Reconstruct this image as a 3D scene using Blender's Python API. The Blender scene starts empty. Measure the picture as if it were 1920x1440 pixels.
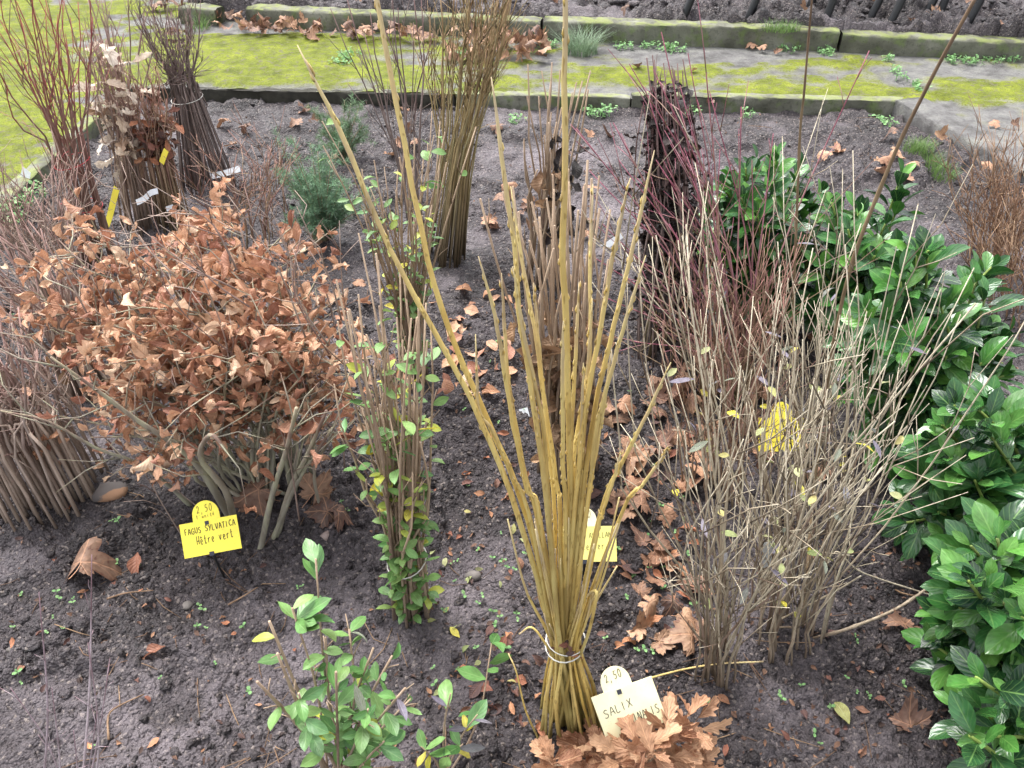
import bpy, math, random
import numpy as np
from mathutils import Vector, Matrix
rnd = random.Random(7)
R = math.radians
scene = bpy.context.scene
C = scene.collection

# ------------------------------------------------------------------ camera, sky, sun, exposure
CAM_H, PITCH, F = 1.5, R(40.0), 1442.0
cd = bpy.data.cameras.new('camera')
cam = bpy.data.objects.new('camera', cd); C.objects.link(cam)
cam.location = (0, 0, CAM_H); cam.rotation_euler = (R(90) - PITCH, 0, 0)
cd.sensor_fit = 'HORIZONTAL'; cd.sensor_width = 36.0; cd.lens = 36.0 * F / 1920.0
cd.clip_start = 0.02; cd.clip_end = 2000
scene.camera = cam
SUN_EL, SUN_AZ = R(62), R(-35)            # azimuth measured from +Y towards +X
w = bpy.data.worlds.new('World'); scene.world = w; w.use_nodes = True
nt = w.node_tree; nt.nodes.clear()
sky = nt.nodes.new('ShaderNodeTexSky'); sky.sky_type = 'NISHITA'; sky.sun_disc = False
sky.sun_elevation = SUN_EL; sky.sun_rotation = SUN_AZ; sky.air_density = 1.0; sky.dust_density = 4.0; sky.ozone_density = 1.0
hs = nt.nodes.new('ShaderNodeHueSaturation'); hs.inputs['Saturation'].default_value = 0.22
bg = nt.nodes.new('ShaderNodeBackground'); bg.inputs['Strength'].default_value = 0.15
wo = nt.nodes.new('ShaderNodeOutputWorld')
nt.links.new(sky.outputs[0], hs.inputs['Color']); nt.links.new(hs.outputs[0], bg.inputs['Color']); nt.links.new(bg.outputs[0], wo.inputs['Surface'])
sd = bpy.data.lights.new('sun', 'SUN'); sd.energy = 1.1; sd.angle = R(28); sd.color = (1.0, 0.985, 0.96)
sun = bpy.data.objects.new('sun', sd); C.objects.link(sun)
sdir = Vector((math.sin(SUN_AZ) * math.cos(SUN_EL), math.cos(SUN_AZ) * math.cos(SUN_EL), math.sin(SUN_EL)))
sun.rotation_euler = sdir.to_track_quat('Z', 'Y').to_euler(); sun.location = (0, 0, 6)
vs = scene.view_settings
vs.view_transform = 'Standard'; vs.look = 'None'; vs.gamma = 1.0; vs.use_curve_mapping = False; vs.exposure = 1.85
scene.cycles.max_bounces = 5; scene.cycles.diffuse_bounces = 3; scene.cycles.glossy_bounces = 2; scene.cycles.transmission_bounces = 3; scene.cycles.caustics_reflective = False; scene.cycles.caustics_refractive = False

# ------------------------------------------------------------------ photo pixels to places
cP, sP = math.cos(PITCH), math.sin(PITCH)
def ray(px, py):
    a = (px - 960) / F; b = (720 - py) / F
    return Vector((a, cP + b * sP, -sP + b * cP))
def G(px, py, z=0.0):                      # where the sight line meets level z
    d = ray(px, py); t = (CAM_H - z) / -d.z
    return Vector((d.x * t, d.y * t, z))
def AT(px, py, Y):                         # point of the sight line at depth Y
    d = ray(px, py); t = Y / d.y
    return Vector((d.x * t, Y, CAM_H + d.z * t))

# ------------------------------------------------------------------ numpy noise
def _hash(ix, iy, seed):
    h = (ix.astype(np.int64) * 374761393 + iy.astype(np.int64) * 668265263 + seed * 974634777) & 0xFFFFFFFF
    h = ((h ^ (h >> 13)) * 1274126177) & 0xFFFFFFFF
    return ((h ^ (h >> 16)) & 0xFFFFFF) / float(0xFFFFFF)
def vnoise(x, y, seed=0):
    ix = np.floor(x); iy = np.floor(y); fx = x - ix; fy = y - iy
    ux = fx * fx * fx * (fx * (fx * 6 - 15) + 10); uy = fy * fy * fy * (fy * (fy * 6 - 15) + 10)
    a = _hash(ix, iy, seed); b = _hash(ix + 1, iy, seed); c = _hash(ix, iy + 1, seed); d = _hash(ix + 1, iy + 1, seed)
    return (a * (1 - ux) + b * ux) * (1 - uy) + (c * (1 - ux) + d * ux) * uy
def fbm(x, y, oct=4, seed=0, gain=0.5):
    s = 0; a = 1; t = 0
    for k in range(oct):
        cs, sn = math.cos(0.7 * k), math.sin(0.7 * k)
        s = s + a * vnoise((x * cs - y * sn) * 2 ** k + 13.7 * k, (x * sn + y * cs) * 2 ** k + 7.1 * k, seed + k); t += a; a *= gain
    return s / t
def worley(x, y, seed=0):                 # distance to the nearest jittered point
    ix = np.floor(x); iy = np.floor(y); best = np.full(np.shape(x), 9.0)
    for dx in (-1, 0, 1):
        for dy in (-1, 0, 1):
            cx = ix + dx; cy = iy + dy
            best = np.minimum(best, (cx + _hash(cx, cy, seed) - x) ** 2 + (cy + _hash(cx, cy, seed + 9) - y) ** 2)
    return np.sqrt(best)
def sstep(a, b, x):
    t = np.clip((x - a) / (b - a), 0, 1); return t * t * (3 - 2 * t)

BED_L = -2.04
def bed_back(x): return 4.20 - (x + 2.04) * 0.06
def bed_right(y): return 2.0 + (3.9 - y) * 0.26
def far_front(x): return 5.35 - (x + 1.7) * 0.154
PATH_Z, KERB_H = 0.06, 0.115
def coarse(x, y):                          # 0 on trodden soil, 1 where it was dug over
    m = fbm(x * 2.1 + 5, y * 2.1, 3, 40)
    k = sstep(0.30, 0.5, m)
    for cx, cy, r in ((-0.42, 0.86, 0.24), (-0.75, 0.72, 0.18), (-.30, .70, .14), (0.55, 0.72, 0.12), (-0.14, 1.0, 0.10), (0.42, 2.9, 0.3)):
        k = k * (1 - 0.95 * np.exp(-((x - cx) ** 2 + (y - cy) ** 2) / r ** 2))
    return 0.42 + 0.58 * k
HEAPS = [(G(px, py).x, G(px, py).y, r) for px, py, r in ((1072, 1360, .10), (768, 1140, .09), (775, 690, .10), (830, 480, .13), (1068, 875, .13), (1020, 530, .11), (1262, 640, .16), (1345, 1245, .10), (1465, 1180, .13), (520, 935, .16), (95, 925, .18), (1720, 800, .15), (392, 352, .15), (262, 420, .12))]
def soil_h(x, y):
    x = np.asarray(x, float); y = np.asarray(y, float)
    k = coarse(x, y)
    h = 0.035 * (fbm(x * 1.7, y * 1.7, 2, 3) - 0.5)
    r1 = 1 - np.abs(2 * fbm(x * 13, y * 13, 2, 11) - 1); b2 = fbm(x * 30, y * 30, 2, 21); b3 = vnoise(x * 85, y * 85, 31); b4 = vnoise(x * 170, y * 170, 33)
    lump = np.clip(b2 - 0.42, 0, 1) ** 0.7
    wx = x + 0.010 * (b3 - .5) + 0.03 * (b2 - .5); wy = y + 0.010 * (vnoise(x * 85 + 40, y * 85, 32) - .5) + 0.03 * (fbm(x * 30 + 9, y * 30, 2, 24) - .5)
    w1 = np.sqrt(np.clip(1 - worley(wx * 24, wy * 24, 71) ** 2 * 1.5, 0, 1)); w2 = np.sqrt(np.clip(1 - worley(wx * 58, wy * 58, 72) ** 2 * 1.5, 0, 1)); w3 = np.sqrt(np.clip(1 - worley(x * 125, y * 125, 73) ** 2 * 1.5, 0, 1))
    gate = sstep(.35, .6, fbm(x * 9, y * 9, 2, 81))
    h = h + k * (0.018 * (r1 - 0.6) + 0.014 * lump + 0.034 * w1 * gate ** 1.5 + 0.0135 * w2 + 0.0068 * w3 + 0.004 * b3 - .015) + (1 - k) * (0.006 * b2 + 0.0042 * w2 * gate + 0.0028 * w3 + 0.0012 * b4)
    for mx, my, mr in HEAPS: h = h + 0.020 * np.exp(-((x - mx) ** 2 + (y - my) ** 2) / mr ** 2)
    inbed = (x > BED_L) & (x < bed_right(y)) & (y < bed_back(x))
    far = (y > far_front(x) + 0.10)
    big = 0.05 * (fbm(x * 4, y * 4, 3, 50) - 0.35) + 0.055 * np.sqrt(np.clip(1 - worley(x * 9 + .6 * b2, y * 9 + .6 * b3, 75) ** 2 * 1.6, 0, 1)) - .03
    h = np.where(far & (x > -2.15), h * 1.6 + big + PATH_Z + KERB_H - 0.03, h)
    h = np.where(~inbed & ~(far & (x > -2.15)), np.minimum(h, 0.0) - 0.03, h)
    # broken edge of the soil under the kerb
    h = np.where(inbed, h - 0.012 * sstep(0.25, 0.0, bed_back(x) - y), h)
    return h
_lx = np.arange(-3.2, 6.0, 0.008); _ly = np.arange(0.2, 8.0, 0.008)
_LUT = soil_h(*np.meshgrid(_lx, _ly))
def hz(x, y):
    i = (x + 3.2) / 0.008; j = (y - 0.2) / 0.008
    i = min(max(i, 0), len(_lx) - 2); j = min(max(j, 0), len(_ly) - 2); a = int(i); b = int(j); u = i - a; v = j - b
    return float((_LUT[b, a] * (1 - u) + _LUT[b, a + 1] * u) * (1 - v) + (_LUT[b + 1, a] * (1 - u) + _LUT[b + 1, a + 1] * u) * v)
def ground(px, py):
    p = G(px, py); p = G(px, py, hz(p.x, p.y)); p.z = hz(p.x, p.y); return p

# ------------------------------------------------------------------ materials
def lin(c):
    return tuple(((v / 255) / 12.92 if v / 255 <= 0.04045 else ((v / 255 + 0.055) / 1.055) ** 2.4) for v in c) + (1.0,)
class NT:
    def __init__(s, name):
        s.m = bpy.data.materials.new(name); s.m.use_nodes = True; s.t = s.m.node_tree
        s.t.nodes.clear(); s.out = s.n('ShaderNodeOutputMaterial')
    def n(s, typ, **kw):
        n = s.t.nodes.new(typ)
        for k, v in kw.items():
            if hasattr(n, k): setattr(n, k, v)
        return n
    def set(s, sock, v):
        if isinstance(v, bpy.types.NodeSocket): s.t.links.new(v, sock)
        else: sock.default_value = v
    def math(s, op, a, b=0.0, c=0.0):
        n = s.n('ShaderNodeMath', operation=op); s.set(n.inputs[0], a); s.set(n.inputs[1], b); s.set(n.inputs[2], c); return n.outputs[0]
    def mix(s, f, a, b, mode='MIX'):
        n = s.n('ShaderNodeMix', data_type='RGBA', blend_type=mode); s.set(n.inputs[0], f); s.set(n.inputs[6], a); s.set(n.inputs[7], b); return n.outputs[2]
    def noise(s, scale, detail=4, vec=None, rough=0.55):
        n = s.n('ShaderNodeTexNoise'); n.inputs['Scale'].default_value = scale; n.inputs['Detail'].default_value = detail; n.inputs['Roughness'].default_value = rough
        if vec is not None: s.t.links.new(vec, n.inputs['Vector'])
        return n.outputs['Fac']
    def ramp(s, fac, stops, interp='LINEAR'):
        n = s.n('ShaderNodeValToRGB'); cr = n.color_ramp; cr.interpolation = interp
        while len(cr.elements) < len(stops): cr.elements.new(0.5)
        for e, (p, c) in zip(cr.elements, stops): e.position = p; e.color = c
        s.t.links.new(fac, n.inputs[0]); return n.outputs[0]
    def maprange(s, v, a, b, c=0.0, d=1.0):
        n = s.n('ShaderNodeMapRange'); s.set(n.inputs[0], v)
        for i, q in enumerate((a, b, c, d)): n.inputs[i + 1].default_value = q
        return n.outputs[0]
    def coord(s, which='Object'): return s.n('ShaderNodeTexCoord').outputs[which]
    def bump(s, h, strength, dist):
        n = s.n('ShaderNodeBump'); n.inputs['Strength'].default_value = strength; n.inputs['Distance'].default_value = dist; s.t.links.new(h, n.inputs['Height']); return n.outputs[0]
    def bsdf(s, col, rough, normal=None, spec=0.4, transl=0.0, tcol=None):
        p = s.n('ShaderNodeBsdfPrincipled'); s.set(p.inputs['Base Color'], col); s.set(p.inputs['Roughness'], rough); p.inputs['Specular IOR Level'].default_value = spec
        if normal is not None: s.t.links.new(normal, p.inputs['Normal'])
        o = p.outputs[0]
        if transl:
            t = s.n('ShaderNodeBsdfTranslucent'); s.set(t.inputs['Color'], tcol if tcol is not None else col)
            mx = s.n('ShaderNodeMixShader'); mx.inputs[0].default_value = transl
            s.t.links.new(o, mx.inputs[1]); s.t.links.new(t.outputs[0], mx.inputs[2]); o = mx.outputs[0]
        s.t.links.new(o, s.out.inputs['Surface']); return s.m
    def rand(s):
        a = s.n('ShaderNodeObjectInfo').outputs['Random']; b = s.n('ShaderNodeNewGeometry').outputs['Random Per Island']
        return s.math('FRACT', s.math('ADD', a, b))

def leaf_mat(name, cols, rough=0.5, vein=None, vein_n=9, veinw=0.25, transl=0.2, spec=0.4, spots=None, edge=None, bump=0.5):
    s = NT(name); r = s.rand(); n = len(cols)
    col = s.ramp(r, [((i + 0.5) / n, lin(c)) for i, c in enumerate(cols)])
    uv = s.n('ShaderNodeSeparateXYZ'); s.t.links.new(s.coord('UV'), uv.inputs[0])
    a = s.math('ABSOLUTE', s.math('MULTIPLY_ADD', uv.outputs[0], 2.0, -1.0))
    mid = s.maprange(a, 0.10, 0.02)
    lat = s.math('SINE', s.math('MULTIPLY', s.math('SUBTRACT', s.math('MULTIPLY', uv.outputs[1], vein_n), s.math('MULTIPLY', a, 2.2)), 6.283))
    latm = s.maprange(lat, 0.75, 1.0)
    obj = s.coord('Object')
    geo = s.n('ShaderNodeNewGeometry')
    nz = s.noise(45, 3, geo.outputs['Position'])
    col = s.mix(s.maprange(nz, 0.35, 0.7), col, s.mix(1.0, col, (0.62, 0.58, 0.55, 1), 'MULTIPLY'))
    if spots is not None:
        col = s.mix(s.maprange(s.noise(90, 3, geo.outputs['Position']), 0.60, 0.68, 0, 0.85), col, lin(spots))
    if edge is not None:
        col = s.mix(s.math('MULTIPLY', s.maprange(s.math('ADD', a, s.math('MULTIPLY', nz, 0.5)), 0.9, 1.3), 0.8), col, lin(edge))
    if vein is not None:
        vm = s.math('MAXIMUM', mid, s.math('MULTIPLY', latm, 0.35))
        col = s.mix(s.math('MULTIPLY', vm, veinw * 2.2), col, lin(vein))
    hgt = s.math('ADD', s.math('MULTIPLY', lat, 0.5), s.math('MULTIPLY', mid, -1.5))
    nrm = s.bump(s.math('ADD', hgt, s.math('MULTIPLY', nz, 1.5)), bump, 0.0016)
    return s.bsdf(col, rough, nrm, spec, transl)

def stem_mat(name, cols, rough=0.7, tip=None, base=None, speck=None, tip0=0.75, nscale=60, spec=0.3, moss=None):
    s = NT(name); r = s.n('ShaderNodeObjectInfo').outputs['Random']; n = len(cols)
    col = s.ramp(s.rand(), [((i + 0.5) / n, lin(c)) for i, c in enumerate(cols)])
    uv = s.n('ShaderNodeSeparateXYZ'); s.t.links.new(s.coord('UV'), uv.inputs[0]); v = uv.outputs[1]
    geo = s.n('ShaderNodeNewGeometry').outputs['Position']
    mp = s.n('ShaderNodeMapping'); mp.inputs['Scale'].default_value = (1, 1, 0.22); s.t.links.new(geo, mp.inputs[0])
    nz = s.noise(nscale, 3, mp.outputs[0]); nf = s.noise(nscale * 6, 1, mp.outputs[0])
    if tip is not None: col = s.mix(s.maprange(s.math('ADD', v, s.math('MULTIPLY_ADD', nz, 0.5, -0.25)), tip0 - 0.2, tip0 + 0.15), col, lin(tip))
    if base is not None: col = s.mix(s.maprange(s.math('ADD', v, s.math('MULTIPLY_ADD', nz, 0.2, -0.1)), 0.30, 0.05), col, lin(base))
    col = s.mix(s.maprange(nz, 0.4, 0.68), col, s.mix(1.0, col, (0.62, 0.59, 0.57, 1), 'MULTIPLY'))
    if moss is not None: col = s.mix(s.maprange(nz, 0.52, 0.42, 0, 0.5), col, lin(moss))
    if speck is not None: col = s.mix(s.maprange(nf, 0.62, 0.68, 0, 0.8), col, lin(speck))
    nrm = s.bump(s.math('ADD', nf, nz), 0.6, 0.0015)
    return s.bsdf(col, rough, nrm, spec)

def plain(name, c, rough=0.6, spec=0.4, nscale=0, var=0.3, transl=0.0, bump=0.0):
    s = NT(name); col = lin(c); nrm = None
    if nscale:
        nz = s.noise(nscale, 5, s.n('ShaderNodeNewGeometry').outputs['Position'])
        col = s.mix(s.maprange(nz, 0.3, 0.7), lin(c), tuple(q * (1 - var) for q in lin(c)[:3]) + (1,))
        if bump: nrm = s.bump(nz, bump, 0.004)
    return s.bsdf(col, rough, nrm, spec, transl)

def soil_mat():
    s = NT('wet_soil'); P = s.n('ShaderNodeNewGeometry').outputs['Position']
    big = s.noise(2.3, 2, P); med = s.noise(22, 4, P, 0.65); fine = s.noise(120, 4, P, 0.75)
    col = s.ramp(s.math('ADD', s.math('MULTIPLY', big, 0.55), s.math('MULTIPLY', med, 0.45)), [(0.34, lin((34, 31, 32))), (0.5, lin((62, 56, 59))), (0.66, lin((94, 87, 91)))])
    col = s.mix(s.maprange(fine, 0.40, 0.62), col, s.mix(1.0, col, (0.42, 0.40, 0.40, 1), 'MULTIPLY'))
    v1 = s.n('ShaderNodeTexVoronoi'); v1.inputs['Scale'].default_value = 170; s.t.links.new(P, v1.inputs['Vector'])
    v2 = s.n('ShaderNodeTexVoronoi'); v2.inputs['Scale'].default_value = 75; s.t.links.new(P, v2.inputs['Vector'])
    sp = s.n('ShaderNodeSeparateXYZ'); s.t.links.new(v1.outputs['Color'], sp.inputs[0])
    col = s.mix(s.maprange(sp.outputs[0], 0.90, 0.96, 0, 0.6), col, lin((150, 138, 130)))
    col = s.mix(s.maprange(sp.outputs[1], 0.0, 1.0, 0, 0.30), col, lin((100, 91, 91)))
    at = s.n('ShaderNodeAttribute', attribute_name='pale').outputs['Fac']
    col = s.mix(s.math('MULTIPLY', at, s.maprange(fine, 0.3, 0.6, 0.35, 0.85)), col, lin((126, 117, 121)))
    hgt = s.math('ADD', s.math('MULTIPLY', fine, 1.0), s.math('ADD', s.math('MULTIPLY', v1.outputs['Distance'], -.8), s.math('MULTIPLY', v2.outputs['Distance'], -1.1)))
    return s.bsdf(col, s.maprange(med, 0.35, 0.65, 0.42, 0.85), s.bump(hgt, 1.0, 0.009), 0.45)
def path_mat():
    s = NT('mossy_concrete'); P = s.n('ShaderNodeNewGeometry').outputs['Position']
    m = s.n('ShaderNodeAttribute', attribute_name='moss').outputs['Fac']
    n1 = s.noise(9, 4, P, 0.65); n2 = s.noise(75, 4, P, 0.75); n3 = s.noise(260, 1, P)
    conc = s.ramp(n1, [(0.3, lin((98, 96, 94))), (0.5, lin((134, 132, 131))), (0.7, lin((160, 159, 158)))])
    conc = s.mix(s.maprange(n2, 0.5, 0.75, 0, 0.6), conc, lin((92, 88, 80)))
    green = s.ramp(s.math('ADD', s.math('MULTIPLY', n1, 0.5), s.math('MULTIPLY', n2, 0.5)), [(0.38, lin((92, 100, 38))), (0.5, lin((136, 147, 46))), (0.60, lin((166, 174, 62)))])
    green = s.mix(s.maprange(n2, 0.50, 0.60, 0, 0.8), green, lin((86, 92, 38)))
    n4 = s.noise(28, 5, P, 0.7)
    green = s.mix(s.maprange(n4, 0.52, 0.62, 0, 0.85), green, lin((122, 118, 92)))
    mask = s.maprange(s.math('ADD', m, s.math('MULTIPLY_ADD', n2, 1.9, -0.95)), 0.34, 0.62)
    thin = s.maprange(s.math('ADD', m, s.math('MULTIPLY_ADD', n1, 0.8, -0.3)), 0.1, 0.6, 0, 0.45)
    col = s.mix(mask, s.mix(thin, conc, lin((138, 142, 66))), green)
    return s.bsdf(col, 0.9, s.bump(s.math('ADD', n2, s.math('MULTIPLY', n3, 0.8)), 1.0, 0.022), 0.25)
def kerb_mat():
    s = NT('kerb_stone_algae'); g = s.n('ShaderNodeNewGeometry'); P = g.outputs['Position']
    n1 = s.noise(5, 5, P); n2 = s.noise(40, 5, P, 0.65); n3 = s.noise(14, 4, P)
    col = s.ramp(n1, [(0.3, lin((70, 70, 60))), (0.5, lin((104, 104, 92))), (0.7, lin((132, 132, 120)))])
    col = s.mix(s.maprange(n3, 0.5, 0.65, 0, 0.65), col, lin((96, 112, 62)))
    col = s.mix(s.maprange(n2, 0.5, 0.7, 0, 0.6), col, lin((44, 44, 36)))
    sp = s.n('ShaderNodeSeparateXYZ'); s.t.links.new(g.outputs['Normal'], sp.inputs[0])
    top = s.math('MULTIPLY', s.maprange(sp.outputs[2], 0.5, 0.9), s.maprange(n3, 0.42, 0.55))
    col = s.mix(s.math('MULTIPLY', top, 0.5), col, lin((128, 134, 78)))
    return s.bsdf(col, 0.9, s.bump(s.math('ADD', n2, n1), 0.7, 0.008), 0.25)

M = {}
M['soil'] = soil_mat(); M['path'] = path_mat(); M['kerb'] = kerb_mat()
M['board'] = plain('dark_wet_board', (62, 60, 52), 0.85, 0.3, 25, 0.6, bump=0.6)
M['iron'] = plain('black_painted_iron', (26, 27, 30), 0.45, 0.5, 60, 0.4)
def card_mat(name, c):
    s = NT(name); P = s.n('ShaderNodeNewGeometry').outputs['Position']; a = s.noise(28, 3, P); b = s.noise(420, 2, P)
    col = s.mix(s.maprange(a, .4, .7, 0, .18), lin(c), lin((190, 160, 90))); col = s.mix(s.maprange(b, .68, .74, 0, .7), col, lin((92, 80, 66)))
    return s.bsdf(col, .42, None, .4, .12)
M['card'] = card_mat('yellow_plastic', (250, 234, 84))
M['card_pale'] = card_mat('pale_yellow_plastic', (252, 248, 206))
M['card_overexposed'] = plain('overexposed_yellow_plastic', (252, 242, 140), 0.42, 0.45, 30, 0.12, transl=0.12)  # yellow card plastic made paler, with the overexposure put into its colour
M['ink'] = plain('dark_marker_ink', (40, 34, 24), 0.7)
M['ink_thin'] = plain('thin_pen_ink', (98, 88, 40), 0.7)
M['clip'] = plain('dark_plastic_clip', (48, 50, 60), 0.5)
M['stake'] = plain('black_plastic_stake', (30, 30, 32), 0.5)
M['tag'] = plain('white_plastic_tag', (232, 236, 240), 0.4, 0.5, 30, 0.1, transl=0.1)
M['tie'] = plain('pale_plastic_tie', (196, 194, 186), 0.5)
M['red_tie'] = plain('red_twine', (170, 56, 62), 0.7)
M['stone'] = plain('grey_stone', (112, 106, 102), 0.85, 0.3, 35, 0.5, bump=0.5)
M['willow'] = stem_mat('yellow_willow_bark', [(216, 188, 112), (224, 196, 120), (202, 178, 114), (220, 188, 102)], 0.48, tip=(202, 184, 148), base=(158, 144, 88), speck=(150, 126, 72), tip0=0.82, moss=(188, 172, 112), nscale=42)
M['olive'] = stem_mat('olive_brown_bark', [(156, 138, 100), (170, 152, 108), (138, 122, 92), (160, 150, 112)], 0.65, tip=(150, 122, 90), base=(112, 100, 80), tip0=0.8)
M['brown'] = stem_mat('brown_bark', [(164, 144, 122), (148, 128, 110), (180, 160, 136), (154, 138, 118), (128, 108, 94)], 0.75, tip=(168, 146, 124), base=(138, 122, 108), speck=(168, 146, 124))
M['grey'] = stem_mat('grey_brown_bark', [(178, 158, 144), (158, 140, 128), (194, 174, 158), (166, 150, 140), (140, 118, 108)], 0.8, tip=(158, 128, 120), base=(164, 146, 132))
M['darkgrey'] = stem_mat('dark_grey_bark', [(132, 118, 112), (112, 100, 98), (146, 130, 124)], 0.8, tip=(120, 96, 94))
M['red'] = stem_mat('red_dogwood_bark', [(142, 104, 96), (150, 116, 104), (140, 112, 102)], 0.6, tip=(156, 72, 74), base=(150, 128, 114), tip0=.74)
M['purple'] = stem_mat('purple_red_bark', [(160, 114, 124), (172, 132, 130), (146, 98, 108), (172, 146, 128)], 0.6, tip=(142, 78, 96), base=(148, 138, 100))
M['beige'] = stem_mat('beige_bark', [(164, 150, 128), (182, 168, 146), (150, 136, 118), (200, 190, 166), (142, 132, 114), (132, 112, 98)], 0.75, tip=(196, 186, 164), base=(130, 114, 98), speck=(120, 104, 84))
M['rosy'] = stem_mat('rosy_brown_bark', [(162, 136, 114), (150, 118, 106), (172, 150, 122), (142, 106, 98)], 0.7, tip=(156, 118, 106), base=(148, 132, 106))
M['beechbark'] = stem_mat('grey_green_beech_bark', [(160, 152, 136), (146, 142, 128), (172, 164, 148)], 0.7, tip=(140, 116, 104), base=(154, 150, 136), moss=(158, 158, 126), nscale=35)
M['beechtwig'] = stem_mat('grey_beech_twig', [(150, 132, 122), (164, 146, 134), (136, 112, 104)], 0.7)
M['laurelbark'] = stem_mat('green_laurel_bark', [(118, 138, 66), (128, 150, 74), (104, 120, 64)], 0.55, base=(98, 84, 64))
M['violet'] = stem_mat('violet_grey_bark', [(176, 160, 166), (190, 176, 180), (160, 144, 152)], 0.7, tip=(150, 122, 130))
M['twig'] = stem_mat('dry_twig', [(112, 88, 72), (134, 110, 88), (92, 72, 62), (150, 124, 98)], 0.85)
M['straw'] = stem_mat('dry_straw', [(164, 134, 108), (146, 114, 92), (180, 152, 124), (126, 96, 80)], 0.85)
M['beech'] = leaf_mat('dry_beech_leaf', [(208, 160, 126), (180, 130, 102), (226, 188, 156), (194, 144, 114), (146, 100, 82), (216, 170, 136), (166, 114, 94), (188, 140, 116), (236, 206, 176)], 0.55, vein=(156, 100, 76), vein_n=8, veinw=0.22, transl=0.25)
M['oak'] = leaf_mat('dry_oak_leaf', [(190, 146, 114), (168, 122, 94), (204, 164, 130), (180, 134, 104), (150, 106, 82)], 0.6, vein=(222, 178, 140), vein_n=5, veinw=0.28, transl=0.22)
M['oakpale'] = leaf_mat('pale_oak_leaf', [(240, 226, 208), (218, 198, 176), (246, 236, 222), (196, 168, 144)], 0.65, vein=(150, 122, 100), vein_n=5, transl=0.22)
M['curled'] = leaf_mat('curled_hazel_leaf', [(180, 148, 116), (158, 126, 98), (198, 168, 136), (132, 104, 82)], 0.7, vein=(100, 72, 50), vein_n=8, transl=0.15)
M['black'] = leaf_mat('blackened_leaf', [(50, 42, 42), (38, 32, 34), (66, 54, 52), (44, 40, 38)], 0.6, vein=(70, 60, 56), transl=0.05)
M['plane'] = leaf_mat('dry_plane_leaf', [(174, 134, 106), (140, 106, 86), (194, 156, 126), (98, 76, 68), (160, 122, 96), (82, 66, 62), (182, 146, 116), (118, 92, 80)], 0.62, vein=(206, 156, 122), vein_n=3, veinw=0.2, transl=0.12, spots=(96, 64, 54), edge=(104, 68, 54))
M['litter'] = leaf_mat('small_dry_leaf', [(188, 128, 96), (150, 96, 76), (120, 82, 72), (98, 76, 74), (206, 150, 112), (84, 66, 64)], 0.65, vein=(120, 84, 66), transl=0.12)
M['privet'] = leaf_mat('privet_leaf', [(100, 142, 80), (122, 160, 90), (86, 126, 72), (138, 170, 96), (108, 148, 88), (176, 184, 76)], 0.42, vein=(150, 178, 120), vein_n=6, veinw=0.15, transl=0.25, spec=0.4, bump=.15)
M['privetbig'] = leaf_mat('glossy_privet_leaf', [(92, 138, 76), (112, 158, 88), (74, 118, 64), (130, 168, 100), (100, 144, 90)], 0.36, vein=(156, 186, 124), vein_n=5, veinw=0.14, transl=0.22, spec=0.42, bump=.15)
M['yellow'] = leaf_mat('yellow_leaf', [(214, 204, 66), (196, 190, 60), (226, 214, 104), (180, 178, 76)], 0.45, vein=(226, 222, 140), transl=0.25)
M['slate'] = leaf_mat('slate_purple_leaf', [(120, 114, 130), (140, 134, 148), (108, 106, 114), (128, 136, 116)], 0.5, vein=(160, 152, 160), transl=0.2)
M['palegreen'] = leaf_mat('pale_green_leaf', [(170, 180, 122), (186, 188, 140), (150, 168, 104), (196, 186, 120)], 0.5, vein=(196, 198, 150), transl=0.25)
M['laurel'] = leaf_mat('laurel_leaf', [(50, 98, 46), (68, 120, 54), (40, 82, 44), (88, 142, 62), (58, 106, 52), (46, 90, 48), (104, 158, 70), (38, 76, 44), (54, 100, 54)], 0.24, vein=(132, 168, 94), vein_n=6, veinw=0.13, transl=0.12, spec=0.5, bump=0.2)
M['laurelold'] = leaf_mat('dark_laurel_leaf', [(30, 62, 38), (38, 72, 42), (26, 54, 36), (44, 80, 46)], 0.24, vein=(110, 146, 82), vein_n=7, veinw=0.3, transl=0.08, spec=0.42, bump=0.2)
M['seedling'] = leaf_mat('seedling_green', [(136, 184, 118), (118, 166, 104), (152, 196, 130)], 0.45, vein=(170, 214, 150), transl=0.25)
M['grass'] = leaf_mat('grass_green', [(108, 146, 76), (136, 168, 92), (92, 126, 70)], 0.5, vein=(160, 186, 124), transl=0.25)
M['needle'] = leaf_mat('blue_green_needle', [(112, 148, 118), (130, 166, 132), (98, 132, 108), (146, 180, 138)], 0.5, transl=0.15)
M['fern'] = leaf_mat('feathery_green', [(116, 146, 108), (132, 160, 122), (100, 130, 98)], 0.5, transl=0.2)

# ------------------------------------------------------------------ object helpers
def link(o, parent=None):
    C.objects.link(o)
    if parent is not None: o.parent = parent
    return o
def thing(name, label, cat, loc, group=None):
    o = bpy.data.objects.new(name, None); o.empty_display_size = 0.05; o.location = loc
    o['label'] = label; o['category'] = cat
    if group: o['group'] = group
    return link(o)
def tag(o, label, cat, group=None):
    o['label'] = label; o['category'] = cat
    if group: o['group'] = group
    return o
def mesh_np(name, V, Fq, mat, uv=None, smooth=True):
    me = bpy.data.meshes.new(name); me.from_pydata(V if isinstance(V, list) else V.tolist(), [], Fq if isinstance(Fq, list) else Fq.tolist())
    if mat is not None: me.materials.append(mat)
    if uv is not None:
        ul = me.uv_layers.new(name='UVMap'); li = np.empty(len(me.loops), dtype=np.int32); me.loops.foreach_get('vertex_index', li)
        ul.data.foreach_set('uv', np.asarray(uv, dtype=np.float32)[li].ravel())
    if smooth: me.polygons.foreach_set('use_smooth', np.ones(len(me.polygons), dtype=bool))
    me.update(); return me

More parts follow.
